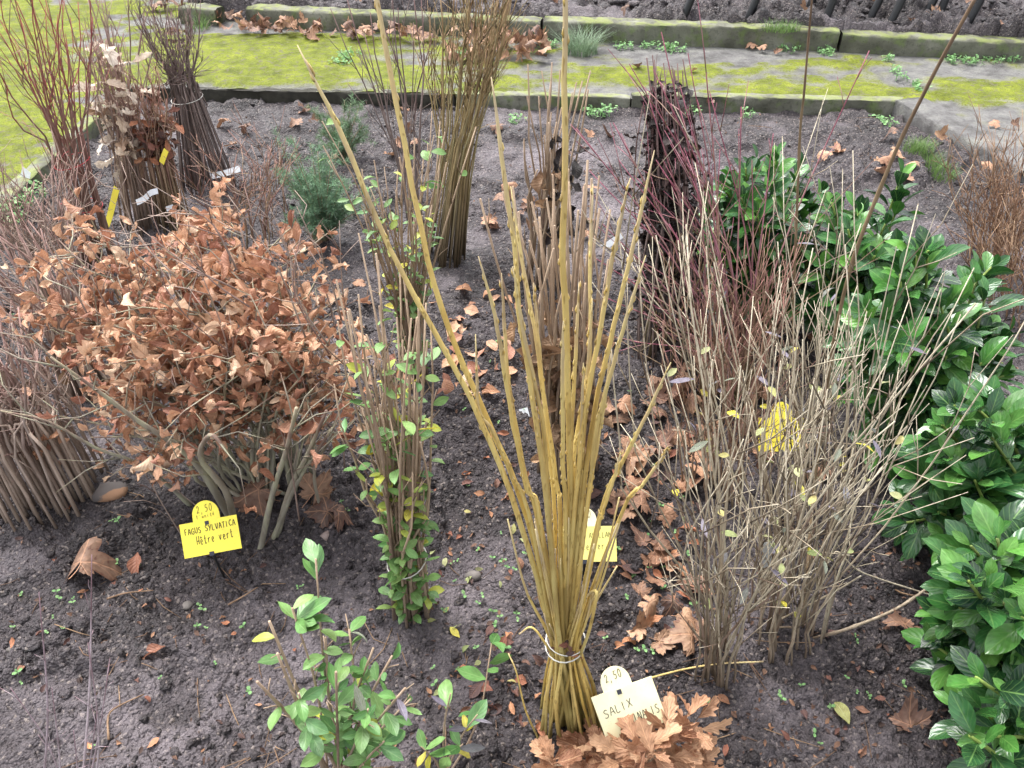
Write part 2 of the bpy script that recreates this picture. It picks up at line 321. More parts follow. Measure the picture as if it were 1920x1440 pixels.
class Tubes:
    def __init__(s): s.V = []; s.F = []; s.UV = []
    def tube(s, pts, rad, sides=5, cap=True):
        pts = [Vector(p) for p in pts]; n = len(pts); b = len(s.V)
        t0 = (pts[1] - pts[0]).normalized(); ref = Vector((1, 0, 0)) if abs(t0.x) < 0.8 else Vector((0, 1, 0))
        nrm = t0.cross(ref).normalized()
        for i in range(n):
            t = (pts[min(i + 1, n - 1)] - pts[max(i - 1, 0)]).normalized()
            nrm = (nrm - t * nrm.dot(t)).normalized(); bi = t.cross(nrm)
            r = rad(i / (n - 1)) if callable(rad) else rad[i]
            for k in range(sides):
                a = 2 * math.pi * k / sides
                s.V.append(tuple(pts[i] + (nrm * math.cos(a) + bi * math.sin(a)) * r)); s.UV.append((k / sides, i / (n - 1)))
        for i in range(n - 1):
            for k in range(sides):
                k2 = (k + 1) % sides; s.F.append((b + i * sides + k, b + i * sides + k2, b + (i + 1) * sides + k2, b + (i + 1) * sides + k))
        if cap:
            s.F.append(tuple(b + k for k in reversed(range(sides)))); s.F.append(tuple(b + (n - 1) * sides + k for k in range(sides)))
    def obj(s, name, mat, parent=None, origin=None, smooth=True):
        o_ = Vector(origin) if origin is not None else (parent.location if parent is not None else Vector((0, 0, 0)))
        V = [(x - o_.x, y - o_.y, z - o_.z) for x, y, z in s.V]
        return link(bpy.data.objects.new(name, mesh_np(name, V, s.F, mat, s.UV, smooth)), parent)

def spline(pts, n):                        # Catmull-Rom through points, n samples
    P = [Vector(p) for p in pts]; P = [P[0] * 2 - P[1]] + P + [P[-1] * 2 - P[-2]]; m = len(P) - 3; out = []
    for i in range(n):
        u = i / (n - 1) * m; k = min(int(u), m - 1); t = u - k
        a, b, c, d = P[k], P[k + 1], P[k + 2], P[k + 3]
        out.append(0.5 * ((2 * b) + (c - a) * t + (2 * a - 5 * b + 4 * c - d) * t * t + (3 * b - a - 3 * c + d) * t ** 3))
    return out
def rvec(s=1.0): return Vector((rnd.gauss(0, s), rnd.gauss(0, s), rnd.gauss(0, s)))
def disc():
    a = rnd.uniform(0, 2 * math.pi); r = math.sqrt(rnd.random()); return Vector((math.cos(a) * r, math.sin(a) * r, 0))
def bumpy(r0, r1, nodes, amp, seed):       # tapering radius with knuckles at the nodes
    def f(v): return (r0 + (r1 - r0) * v) * (1 + amp * max(0, math.sin(v * nodes * 6.283 + seed)) ** 6)
    return f

# leaves ----------------------------------------------------------------
def strip_leaf(name, mat, L, W, prof, ns=6, na=2, bend=0.0, cup=0.0, twist=0.0, wave=0.0, roll=0.0, seed=0, lobes=None, crisp=0.0):
    q = random.Random(seed); V = []; UV = []; Fq = []
    pos = Vector((0, 0, 0)); ang = 0.0; ph = q.uniform(0, 6)
    cols = na * 2
    for i in range(ns + 1):
        v = i / ns; ang = bend * (v - 0.15)
        if i: pos = pos + Vector((0, math.cos(ang), math.sin(ang))) * (L / ns)
        up = Vector((0, -math.sin(ang), math.cos(ang))); tw = twist * v
        side = Vector((math.cos(tw), 0, 0)) + up * math.sin(tw); nor = up * math.cos(tw) - Vector((math.sin(tw), 0, 0))
        wd = W * 0.5 * prof(v); sh = 0.0
        if lobes: k, sh = lobes(v); wd *= k
        for j in range(cols + 1):
            u = -1 + 2 * j / cols; a = abs(u)
            if roll:
                th = a * roll; x = math.sin(th) / roll * (1 if u > 0 else -1); z = (1 - math.cos(th)) / roll
            else: x = u; z = 0
            z = z * wd + cup * a * wd + wave * wd * a * math.sin(v * 11 + ph + (2 if u > 0 else 0)) + crisp * W * a * math.sin(v * 23 + ph * 2 + u)
            p = pos + side * (x * wd) + nor * z + Vector((0, 1, 0)) * (sh * a * L)
            V.append(tuple(p)); UV.append((0.5 + 0.5 * u, v))
    for i in range(ns):
        for j in range(cols):
            b = i * (cols + 1) + j; Fq.append((b, b + 1, b + cols + 2, b + cols + 1))
    return mesh_np(name, V, Fq, mat, UV)
def oval(p=0.5, pet=0.08, tipw=0.02):
    def f(v):
        if v < pet: return 0.06
        t = (v - pet) / (1 - pet); return max(tipw, math.sin(math.pi * min(1, t ** (math.log(0.5) / math.log(p)))) ** 0.75)
    return f
def oaklobes(n, depth, sh=0.035):
    def f(v):
        t = (v * n) % 1.0; tri = (t / 0.7 if t < 0.7 else (1 - t) / 0.3); return 1 - depth + depth * tri, sh * tri
    return f
def plane_leaf(name, mat, S, curl, seed, fold=0.0):
    q = random.Random(seed); V = [(0, 0, 0)]; UV = [(0.5, 0.0)]; Fq = []
    tips = [(-2.25, 0.55), (-1.15, 0.88), (0.0, 1.0), (1.15, 0.88), (2.25, 0.55)]
    A = []                                  # outline in polar form: lobe tips with teeth, notches between
    for i, (a, r) in enumerate(tips):
        r *= q.uniform(0.88, 1.08); a += q.uniform(-0.08, 0.08)
        A += [(a - 0.42, r * 0.70), (a - 0.26, r * 0.86), (a - 0.17, r * 0.80), (a, r), (a + 0.17, r * 0.80), (a + 0.26, r * 0.86), (a + 0.42, r * 0.70)]
        if i < 4: A.append(((a + tips[i + 1][0]) / 2, 0.56 * q.uniform(0.85, 1.15)))
    A = [(-2.8, 0.34)] + A + [(2.8, 0.34)]
    n = len(A); p1, p2 = q.uniform(0, 6), q.uniform(0, 6); ca = q.uniform(0, 6.28)
    cx, cy = math.cos(ca), math.sin(ca)
    def z(x, y):
        d = x * cx + y * cy; r = math.hypot(x, y)
        return curl * (d * d * 0.9 + 0.25 * r * r) + 0.20 * math.sin(4.5 * x + p1) * r + 0.18 * math.sin(5 * y + p2) * r + fold * abs(x)
    rings = (0.35, 0.7, 1.0)
    for rr in rings:
        for a, r in A:
            x = math.sin(a) * r * rr; y = math.cos(a) * r * rr
            V.append((x * S * 0.5, (y) * S * 0.5, z(x, y) * S * 0.5)); UV.append((0.5 + 0.5 * math.sin(a * 2.6) * rr, rr))
    for k in range(n - 1): Fq.append((0, 1 + k + 1, 1 + k))
    for g in range(2):
        for k in range(n - 1):
            b = 1 + g * n + k; c = b + n; Fq.append((b, b + 1, c + 1, c))
    b = len(V)                              # stalk
    for i in range(5):
        v = i / 4; px = 0.05 * math.sin(v * 2 + p1); py = -v * 0.62
        for dx in (-0.012, 0.012): V.append(((px + dx) * S * 0.5, py * S * 0.5, (0.10 * v * v) * S * 0.5)); UV.append((0.5, 0.0))
    for i in range(4): Fq.append((b + 2 * i, b + 2 * i + 1, b + 2 * i + 3, b + 2 * i + 2))
    return mesh_np(name, V, Fq, mat, UV)

def orient(pos, d, up=None, scale=1.0, spin=0.0):
    d = Vector(d).normalized(); up = Vector(up) if up is not None else Vector((0, 0, 1))
    x = d.cross(up)
    if x.length < 1e-4: x = d.cross(Vector((1, 0, 0)))
    x.normalize(); z = x.cross(d)
    m = Matrix((x, d, z)).transposed().to_4x4()
    if spin: m = m @ Matrix.Rotation(spin, 4, 'Y')
    return Matrix.Translation(pos) @ m @ Matrix.Scale(scale, 4)
def put(name, me, mw, parent=None):
    o = bpy.data.objects.new(name, me)
    if parent is not None: mw = Matrix.Translation(-parent.location) @ mw
    o.matrix_basis = mw; return link(o, parent)
def joined(name, items, parent, mat):      # many small pieces as one stuff part
    cache = {}; Vs = []; Fs = []; UVs = []; off = 0
    inv = -parent.location if parent is not None else Vector((0, 0, 0))
    for me, mw in items:
        if me.name not in cache:
            v = np.empty(len(me.vertices) * 3, np.float32); me.vertices.foreach_get('co', v)
            uvv = np.zeros((len(me.vertices), 2), np.float32)
            if me.uv_layers:
                li = np.empty(len(me.loops), np.int32); me.loops.foreach_get('vertex_index', li)
                uu = np.empty(len(me.loops) * 2, np.float32); me.uv_layers[0].data.foreach_get('uv', uu); uvv[li] = uu.reshape(-1, 2)
            cache[me.name] = (v.reshape(-1, 3), [tuple(p.vertices) for p in me.polygons], uvv)
        v, f, u = cache[me.name]; mt = np.array(Matrix.Translation(inv) @ mw)
        Vs.append(v @ mt[:3, :3].T + mt[:3, 3]); Fs += [tuple(i + off for i in p) for p in f]; UVs.append(u); off += len(v)
    o = link(bpy.data.objects.new(name, mesh_np(name, np.concatenate(Vs), Fs, mat, np.concatenate(UVs))), parent)
    o['kind'] = 'stuff'; return o
def leaves(name, items, root, mat, cap=300, stuffname='foliage'):
    cpos = Vector((0, 0, CAM_H)); items = sorted(items, key=lambda t: (t[1].translation - cpos).length)
    for me, mw in items[:cap]: put(name, me, mw, root)
    if len(items) > cap: joined(stuffname, items[cap:], root, mat)

def ring_tie(root, c, r, mat, th=0.0016, tilt=0.1, name='tie', squash=1.0):
    T = Tubes(); n = 20
    T.tube([c + Vector((math.cos(a) * r, math.sin(a) * r * squash, math.sin(a + 1) * r * tilt)) for a in [2 * math.pi * i / n for i in range(n + 1)]], lambda v: th, 5)
    return T.obj(name, mat, root)

# ------------------------------------------------------------------ setting: soil, path, kerbs
def grid_mesh(name, X, Y, Z, mat, keep=None, attr=None):
    nr, nc = X.shape; V = np.stack([X, Y, Z], -1).reshape(-1, 3)
    i = np.arange(nr - 1)[:, None] * nc + np.arange(nc - 1)[None, :]
    Fq = np.stack([i, i + 1, i + 1 + nc, i + nc], -1)
    Fq = Fq[keep] if keep is not None else Fq.reshape(-1, 4)
    if keep is not None:
        used = np.unique(Fq); remap = np.full(len(V), -1); remap[used] = np.arange(len(used)); V = V[used]; Fq = remap[Fq]
    me = bpy.data.meshes.new(name); me.vertices.add(len(V)); me.vertices.foreach_set('co', V.astype(np.float32).ravel())
    me.loops.add(Fq.size); me.loops.foreach_set('vertex_index', Fq.astype(np.int32).ravel())
    me.polygons.add(len(Fq)); me.polygons.foreach_set('loop_start', np.arange(0, Fq.size, 4, dtype=np.int32))
    me.update(calc_edges=True); me.polygons.foreach_set('use_smooth', np.ones(len(Fq), dtype=bool))
    me.materials.append(mat)
    if attr is not None:
        an, av = attr; av = av.reshape(-1); av = av[used] if keep is not None else av
        a = me.attributes.new(an, 'FLOAT', 'POINT'); a.data.foreach_set('value', av.astype(np.float32))
    o = link(bpy.data.objects.new(name, me)); o['kind'] = 'structure'; return o

N = 740
yy = np.concatenate([[-300, -60, -10, -2, 0.0], np.exp(np.linspace(math.log(0.75), math.log(7.6), N)) - 0.5, [9, 14, 40, 120, 400]])
uu = np.concatenate([[-400, -60, -12, -4, -2, -1.3], np.linspace(-1, 1, N), [1.3, 2, 4, 12, 60, 400]])
wY = np.clip(0.88 * (yy + 0.55), 0.7, 8)
X = uu[None, :] * wY[:, None]; Y = np.repeat(yy[:, None], len(uu), 1)
Z = soil_h(X, Y); farout = (np.abs(X) > 9) | (Y > 9) | (Y < -1); Z = np.where(farout, np.clip(Z, -0.04, 0.0), Z)
pale = np.clip((1 - coarse(X, Y)) * 1.35 - 0.15, 0, 1) * sstep(0.42, 0.62, fbm(X * 6, Y * 6, 3, 77))
tr = np.zeros_like(X)
for cx_, cy_, r_ in ((-0.42, 0.86, 0.20), (-0.70, 0.74, 0.16), (-0.30, 0.70, .14), (0.55, 0.72, 0.10), (-0.14, 1.02, 0.10), (0.42, 2.9, 0.3), (.25, 3.4, .25), (-.5, 1.9, .15), (.95, 3.2, .25)): tr = np.maximum(tr, np.exp(-((X - cx_) ** 2 + ((Y - cy_) * 1.3) ** 2) / r_ ** 2))
pale = np.maximum(pale, np.clip(tr * 1.25, 0, 1) * sstep(0.30, 0.58, fbm(X * 9, Y * 9, 3, 78)))
grid_mesh('soil', X, Y, Z, M['soil'], attr=('pale', pale))

# clods lying on the soil
def icos():
    import bmesh
    bm = bmesh.new(); bmesh.ops.create_icosphere(bm, subdivisions=2, radius=1.0)
    v = np.array([x.co[:] for x in bm.verts]); bm.verts.index_update(); f = np.array([[q.index for q in p.verts] for p in bm.faces]); bm.free(); return v, f
IV, IF = icos()
rs = np.random.RandomState(5)
def clods(name, n, sampler, smin, smax, label):
    V = []; Fq = []; k = 0; xs, ys = sampler(n); zz = soil_h(xs, ys)
    for x, y, z in zip(xs, ys, zz):
        s = smin * (smax / smin) ** (rs.rand() ** 2.2); q = rs.rand(3) * 10
        r = 1 + 0.22 * np.sin(IV[:, 0] * 2.6 + q[0]) + 0.2 * np.sin(IV[:, 1] * 3.1 + q[1]) + 0.18 * np.sin(IV[:, 2] * 3.7 + q[2]) + 0.12 * np.sin(IV[:, 0] * 6 + IV[:, 1] * 5 + q[0]) + 0.13 * rs.randn(len(IV))
        P = IV * r[:, None] * s * np.array([0.8 + 0.5 * rs.rand(), 0.8 + 0.5 * rs.rand(), 0.62]); a = rs.rand() * 6.28; c, d = math.cos(a), math.sin(a)
        P = np.stack([P[:, 0] * c - P[:, 1] * d + x, P[:, 0] * d + P[:, 1] * c + y, P[:, 2] + z - s * 0.05], 1)
        V.append(P); Fq.append(IF + k * len(IV)); k += 1
    V = np.concatenate(V); Fq = np.concatenate(Fq)
    me = bpy.data.meshes.new(name); me.vertices.add(len(V)); me.vertices.foreach_set('co', V.astype(np.float32).ravel())
    me.loops.add(Fq.size); me.loops.foreach_set('vertex_index', Fq.astype(np.int32).ravel()); me.polygons.add(len(Fq)); me.polygons.foreach_set('loop_start', np.arange(0, Fq.size, 3, dtype=np.int32))
    me.update(calc_edges=True); me.polygons.foreach_set('use_smooth', np.ones(len(Fq), dtype=bool)); me.materials.append(M['soil'])
    o = link(bpy.data.objects.new(name, me)); o['kind'] = 'stuff'; tag(o, label, 'soil'); return o
def near_bed(n):
    xs = []; ys = []
    while len(xs) < n:
        y = math.exp(rs.uniform(math.log(1.0), math.log(4.7))) - 0.5; x = rs.uniform(-1, 1) * 0.8 * (y + 0.5)
        if x < BED_L + .03 or x > bed_right(y) - .03 or y > bed_back(x) - .04: continue
        if rs.rand() > float(coarse(np.array([x]), np.array([y]))[0]) ** 1.5 + 0.06: continue
        xs.append(x); ys.append(y)
    return np.array(xs), np.array(ys)
def far_bed(n):
    x = rs.uniform(-2.1, 5.2, n); y = far_front(x) + 0.2 + rs.rand(n) * 2.0; return x, y
clods('soil_crumbs', 8000, near_bed, 0.0018, 0.012, 'dark wet soil crumbs strewn over the planting bed')
clods('far_soil_clods', 2200, far_bed, 0.008, 0.045, 'dug over dark soil clods behind the long stone kerb')

# mossy path
gx = np.arange(-6.5, 7.5, 0.020); gy = np.arange(1.0, 9.0, 0.020)
PX, PY = np.meshgrid(gx, gy)
inbed = (PX > BED_L - 0.0) & (PX < bed_right(PY)) & (PY < bed_back(PX))
farb = (PY > far_front(PX) + 0.06) & (PX > -2.25) & (PX < 3.95 + (PY - 5.2) * 0.7)
ffv = far_front(PX); bbv = bed_back(PX)
mid = (PY - bbv) / (ffv - bbv)
mo = fbm(PX * 1.6, PY * 3.2, 4, 60) + 0.55 * fbm(PX * 9, PY * 14, 4, 61) - 0.25
bias = 0.12 * sstep(1.2, -1.0, PX) + 0.16 * np.exp(-((mid - 0.35) / 0.26) ** 2) - 0.13 * sstep(0.72, 0.95, mid) - 0.10 * sstep(1.8, 3.0, PX) - 0.16 * sstep(0.10, 0.0, mid) * (PX > -1.9)
moss = sstep(0.40, 0.80, mo + bias)
moss = np.where(PX < -2.1, np.maximum(moss, sstep(0.36, 0.56, mo + 0.10)), moss)
joint = np.exp(-((PX - (1.98 + (4.6 - PY) * 0.45)) / 0.02) ** 2) * (PY > 4.0) * (PY < 4.75)
PZ = PATH_Z + 0.012 * moss * (0.5 + fbm(PX * 22, PY * 22, 3, 62)) + 0.006 * fbm(PX * 3, PY * 3, 3, 63) - 0.02 * joint
cx = (PX[:-1, :-1] + PX[1:, 1:]) / 2; cy = (PY[:-1, :-1] + PY[1:, 1:]) / 2
okc = ~(inbed[:-1, :-1] & inbed[1:, 1:]) & ~(farb[:-1, :-1] & farb[1:, 1:])
okc &= ~((cy < 1.9) & (np.abs(cx) < 2.0))
grid_mesh('path', PX, PY, PZ, M['path'], keep=okc, attr=('moss', moss))

def block(name, p0, p1, depth, z0, z1, mat, parent, seed, bev=0.014, rough=0.0032):
    q = np.random.RandomState(seed); d = (p1 - p0); L = d.length; t = d.normalized(); nrm = Vector((-t.y, t.x, 0))
    ns = max(4, int(L / 0.055)); prof = [(0, z0), (0, z0 * 0.4 + z1 * 0.6), (0.002, z1 - bev), (bev * 0.4, z1 - bev * 0.3), (bev, z1), (depth * 0.35, z1 + .002), (depth * 0.7, z1 + .001), (depth - bev, z1), (depth, z1 - bev), (depth, z0)]
    V = []; Fq = []
    for i in range(ns + 1):
        e = 0.004 * (i in (0, ns))
        for (a, z) in prof:
            x = p0 + t * (L * i / ns) + nrm * (a + q.randn() * rough * (0 < i < ns)); V.append((x.x, x.y, z - e + q.randn() * rough * (z > z0)))
    m = len(prof)
    for i in range(ns):
        for j in range(m - 1):
            b = i * m + j; Fq.append((b, b + m, b + m + 1, b + 1))
    Fq.append(tuple(range(m - 1, -1, -1))); Fq.append(tuple(ns * m + k for k in range(m)))
    Fq = [tuple(reversed(f)) for f in Fq]
    o = link(bpy.data.objects.new(name, mesh_np(name, V, Fq, mat)), parent); return o
fk = link(bpy.data.objects.new('far_kerb', None)); fk['kind'] = 'structure'
def fline(px): return G(px[0], px[1], PATH_Z)
fpts = [((340, 46), (408, 50)), ((466, 52), (1012, 78)), ((1018, 78), (1566, 99)), ((1572, 100), (2100, 127)), ((2106, 127), (2700, 150))]
for i, (a, b) in enumerate(fpts): block('kerb_stone', fline(a), fline(b), 0.13, 0.0, PATH_Z + KERB_H + (-0.01, 0.0, 0.006, -0.008, 0)[i], M['kerb'], fk, 20 + i)
bk = link(bpy.data.objects.new('bed_kerb', None)); bk['kind'] = 'structure'
xs_ = [-2.08, -0.3, 0.62, 2.02]
for i in range(3):
    a, b = xs_[i] + 0.004, xs_[i + 1] - 0.004
    block('kerb_board' if i == 0 else 'kerb_stone', Vector((a, bed_back(a) - 0.02, 0)), Vector((b, bed_back(b) - 0.02, 0)), 0.07 if i else 0.05, -0.05, PATH_Z + (0.004, 0.008, 0.022)[i], M['board'] if i == 0 else M['kerb'], bk, 40 + i, 0.006, 0.0025)
y0 = 4.16
for i in range(4):
    block('kerb_stone', Vector((BED_L + .025, 1.2 + i * 0.74, 0)), Vector((BED_L + .025, 1.2 + i * 0.74 + 0.73, 0)), 0.08, -0.05, PATH_Z + 0.026, M['kerb'], bk, 50 + i, 0.006, 0.002)
for i in range(3):
    ya, yb = (3.945, 3.09, 2.39)[i], (3.10, 2.40, 1.69)[i]
    block('kerb_stone', Vector((bed_right(ya) - .03, ya, 0)), Vector((bed_right(yb) - .03, yb, 0)), 0.17, -0.05, PATH_Z + 0.030, M['path'], bk, 60 + i, 0.01, 0.002)

# ------------------------------------------------------------------ leaf shapes
LV = {}
def vary(key, n, fn): LV[key] = [fn(i) for i in range(n)]
u_ = rnd.uniform
vary('beech', 14, lambda i: strip_leaf('beech_leaf', M['beech'], 0.052, 0.031, oval(0.46), 9, 2, u_(-2.8, 2.6), u_(-.5, .8), u_(-1.8, 1.8), u_(.2, .55), u_(.8, 2.8), i, crisp=0.08))
vary('laurel', 8, lambda i: strip_leaf('laurel_leaf', M['laurel'], 0.105, 0.043, oval(0.56, 0.10), 8, 2, u_(-.75, .1), u_(.05, .35), u_(-.25, .25), u_(0, .06), u_(0, .5), i))
vary('laurelold', 5, lambda i: strip_leaf('laurel_leaf', M['laurelold'], 0.112, 0.046, oval(0.56, 0.10), 8, 2, u_(-.9, .0), u_(.0, .25), u_(-.25, .25), u_(0, .06), u_(0, .4), 50 + i))
vary('privet', 6, lambda i: strip_leaf('privet_leaf', M['privet'], 0.043, 0.021, oval(0.48, 0.06), 6, 1, u_(-.9, .3), u_(0, .5), u_(-.4, .4), 0.05, 0, i))
vary('privetbig', 7, lambda i: strip_leaf('privet_leaf', M['privetbig'], 0.056, 0.026, oval(0.50, 0.06), 7, 2, u_(-.9, .3), u_(0, .4), u_(-.4, .4), 0.08, u_(0, .4), i))
vary('yellow', 4, lambda i: strip_leaf('yellow_leaf', M['yellow'], 0.040, 0.019, oval(0.48, 0.06), 6, 1, u_(-1.2, .3), u_(0, .5), u_(-.5, .5), 0.08, 0, i))
vary('slate', 4, lambda i: strip_leaf('slate_leaf', M['slate'], 0.046, 0.013, oval(0.45, 0.06), 6, 1, u_(-1.6, .3), u_(0, .6), u_(-.8, .8), 0.08, 0, i))
vary('palegreen', 4, lambda i: strip_leaf('pale_leaf', M['palegreen'], 0.036, 0.017, oval(0.48, 0.06), 6, 1, u_(-1.2, .3), u_(0, .5), u_(-.5, .5), 0.08, 0, i))
vary('curled', 6, lambda i: strip_leaf('curled_leaf', M['curled'], 0.075, 0.055, oval(0.5, 0.08), 9, 3, u_(-2.4, 2.4), u_(-.5, .6), u_(-1.5, 1.5), u_(.3, .6), u_(.8, 2.2), i, crisp=0.09))
vary('black', 6, lambda i: strip_leaf('withered_leaf', M['black'], 0.042, 0.026, oval(0.5, 0.08), 6, 2, u_(-2, 2), u_(-.5, .6), u_(-1.2, 1.2), u_(.2, .5), u_(.5, 2), i, crisp=0.08))
vary('oak', 8, lambda i: strip_leaf('oak_leaf', M['oak'], 0.115, 0.066, oval(0.56, 0.10, 0.15), 24, 2, u_(-.8, .6), u_(-.1, .4), u_(-.5, .5), u_(.1, .3), u_(0, .9), i, oaklobes(5.2, 0.42, 0.07), crisp=0.03))
vary('oakpale', 6, lambda i: strip_leaf('oak_leaf', M['oakpale'], 0.10, 0.055, oval(0.56, 0.10, 0.15), 24, 2, u_(-1.6, 1.2), u_(-.2, .5), u_(-.9, .9), u_(.1, .4), u_(0, 1.4), i, oaklobes(5.2, 0.40, 0.06), crisp=0.05))
vary('plane', 10, lambda i: plane_leaf('plane_leaf', M['plane'], 0.125, u_(-1.1, 1.1), i, u_(-.3, .55)))
vary('litter', 8, lambda i: strip_leaf('dry_leaf', M['litter'], 0.046, 0.026, oval(0.5, 0.08), 6, 2, u_(-1.5, 1.5), u_(-.3, .6), u_(-.8, .8), u_(.1, .3), u_(.2, 1.4), i, crisp=0.05))
vary('drybeech', 6, lambda i: strip_leaf('dry_leaf', M['beech'], 0.062, 0.038, oval(0.46), 7, 2, u_(-1, 1.2), u_(-.2, .6), u_(-.5, .5), u_(.1, .3), u_(.2, 1.2), 90 + i, crisp=0.03))
LEAFM = dict(beech='beech', laurel='laurel', laurelold='laurelold', privet='privet', black='black', curled='curled', oak='oak', oakpale='oakpale')

# ------------------------------------------------------------------ bundles
def bundle(root, n, H, base_r, waist_z, waist_r, top_r, lean, mat, r0, r1, hvar=0.25, twigs=0, twl=0.12, wob=0.008, segs=8, bend=0.0, twist=0.6, sides=5, twr=0.0012, nodes=7, tw_from=0.35, flat=1.0):
    """n stems from one base, drawn together at waist_z and fanning out above; returns their polylines"""
    B = root.location; out = []
    for i in range(n):
        p = disc(); p.y *= flat
        ca, sa = math.cos(twist), math.sin(twist)
        pt = Vector((p.x * ca - p.y * sa, p.x * sa + p.y * ca, 0)) + disc() * 0.3
        h = H * (1 - hvar * rnd.random() ** 1.3) if rnd.random() < .8 else H * rnd.uniform(max(.3, 1 - 2 * hvar), 1)
        a0 = B + p * base_r; a0.z = hz(a0.x, a0.y) - 0.025
        a1 = B + p * waist_r + Vector((lean.x, lean.y, 0)) * (waist_z / H) + Vector((0, 0, waist_z))
        k = h / H
        a3 = B + pt * top_r * k ** 1.2 + Vector((lean.x, lean.y, 0)) * k + Vector((0, 0, h))
        a2 = a1.lerp(a3, 0.5) + Vector((rnd.gauss(0, wob * 2), rnd.gauss(0, wob * 2), 0)) + (pt * top_r * -bend)
        pl = spline([a0, a1, a2, a3], segs)
        for q in range(2, segs): pl[q] = pl[q] + rvec(wob * 0.35)
        T = Tubes(); rr = rnd.uniform(0.75, 1.15); T.tube(pl, bumpy(r0 * rr, r1 * rr, nodes, 0.18, i), sides)
        for t in range(twigs if twigs == int(twigs) else int(twigs + rnd.random())):
            k = rnd.uniform(tw_from, 0.97); u = k * (segs - 1); j = min(int(u), segs - 2); s = pl[j].lerp(pl[j + 1], u - j)
            d = (pl[j + 1] - pl[j]).normalized(); o = rvec(); o = (o - d * o.dot(d)).normalized()
            dd = (d * u_(0.9, 1.2) + o * u_(0.25, 0.75)).normalized(); l = twl * u_(0.4, 1.2)
            e = s + dd * l; m = s + dd * l * 0.5 + rvec(l * 0.05)
            tp = [s, m, e + Vector((0, 0, l * 0.08))]; T.tube(tp, [twr * 1.3, twr, twr * 0.55], 3)
            if twl > 0.1 and rnd.random() < 0.6:
                o2 = rvec(); d2 = (dd + o2.normalized() * 0.7).normalized(); T.tube([m, m + d2 * l * 0.25, m + d2 * l * 0.45 + rvec(l * 0.02)], [twr, twr * 0.8, twr * 0.5], 3)
        T.obj('stem', mat, root); out.append(pl)
    return out
def on_stem(pl, k):
    u = k * (len(pl) - 1); j = min(int(u), len(pl) - 2); return pl[j].lerp(pl[j + 1], u - j), (pl[j + 1] - pl[j]).normalized()
def stem_leaves(key, pls, n, k0, k1, out=0.8, droop=0.0, scale=(0.7, 1.15), cent=None):
    it = []
    for i in range(n):
        p, d = on_stem(rnd.choice(pls), rnd.uniform(k0, k1)); o = rvec(); o = (o - d * o.dot(d)).normalized()
        dd = (d * (1 - out) + o * out + Vector((0, 0, -droop))).normalized()
        it.append((rnd.choice(LV[key]), orient(p, dd, d + rvec(0.25), rnd.uniform(*scale), rnd.gauss(0, 0.4))))
    return it
def tie_at(root, pls, z, mat, th=.0015, tilt=.15):
    P = []
    for pl in pls:
        for a, b in zip(pl, pl[1:]):
            if a.z - root.location.z <= z < b.z - root.location.z:
                P.append(a.lerp(b, (z - (a.z - root.location.z)) / max(1e-6, b.z - a.z))); break
    c = sum(P, Vector((0, 0, 0))) / len(P); ds = sorted((p - c).to_2d().length for p in P); r = ds[int(len(ds) * .93)] + .006
    ring_tie(root, c, r, mat, th, tilt)
def top_of(base, px, py): return AT(px, py, base.y)

# --- 1 the yellow willow whips
wb = ground(1072, 1350)
W = thing('willow_bundle', 'bundle of tall yellow willow whips tied near its foot with pale wire', 'plant bundle', wb)
WY = wb.y
wst = [  # what the photograph shows of each whip above the tie, as pixels, and its lean away from the camera
 ([(970, 960), (893, 770), (840, 667), (737, 480), (640, 250), (556, 85)], .10, .0098), ([(985, 960), (915, 790), (850, 640), (800, 480), (748, 213), (703, -20), (690, -90)], .14, .0100),
 ([(1005, 960), (987, 913), (953, 747), (933, 613), (897, 480)], .05, .0075), ([(1027, 960), (1013, 847), (993, 707), (973, 580), (967, 480), (953, 383), (937, 267), (920, 143)], .12, .0085),
 ([(1050, 960), (1045, 913), (1020, 747), (1003, 623), (977, 480), (958, 350)], .18, .0080), ([(1070, 960), (1067, 813), (1062, 613), (1055, 480), (1060, 300), (1058, 167), (1060, 0), (1061, -160)], .08, .0105),
 ([(1075, 960), (1077, 847), (1100, 713), (1107, 613), (1107, 480), (1112, 345)], .2, .0075), ([(1077, 960), (1097, 780), (1123, 630), (1150, 480), (1182, 333)], .06, .0085),
 ([(1090, 960), (1113, 780), (1147, 630), (1183, 480), (1227, 280)], .1, .0090), ([(1100, 960), (1120, 797), (1160, 647), (1210, 480)], .02, .0080),
 ([(1127, 960), (1160, 880), (1207, 790), (1257, 680)], .0, .0075), ([(1167, 960), (1207, 907), (1253, 840)], -.04, .0062),
 ([(1010, 960), (990, 913), (955, 730), (947, 630), (940, 513)], .12, .0072), ([(1040, 960), (1030, 850), (1010, 647), (1000, 530)], .16, .0075),
 ([(1060, 960), (1056, 880), (1055, 720), (1055, 603)], .02, .0080), ([(1068, 960), (1073, 780), (1080, 647), (1087, 530)], .14, .0070),
 ([(1030, 960), (1018, 800), (985, 640), (962, 500)], .06, .0070), ([(1085, 960), (1092, 860), (1102, 700), (1110, 560)], .08, .0070), ([(1100, 960), (1112, 880), (1132, 760), (1146, 660)], .06, .0062), ([(1120, 1000), (1130, 960), (1150, 900), (1163, 850)], .05, .0055), ([(995, 975), (960, 890), (925, 810), (897, 763), (893, 627)], .12, .0065), ([(1075, 1000), (1080, 930), (1090, 800), (1094, 680)], .02, .0068)]
TZ = 0.275
wz = AT(1060, 1205, WY).z
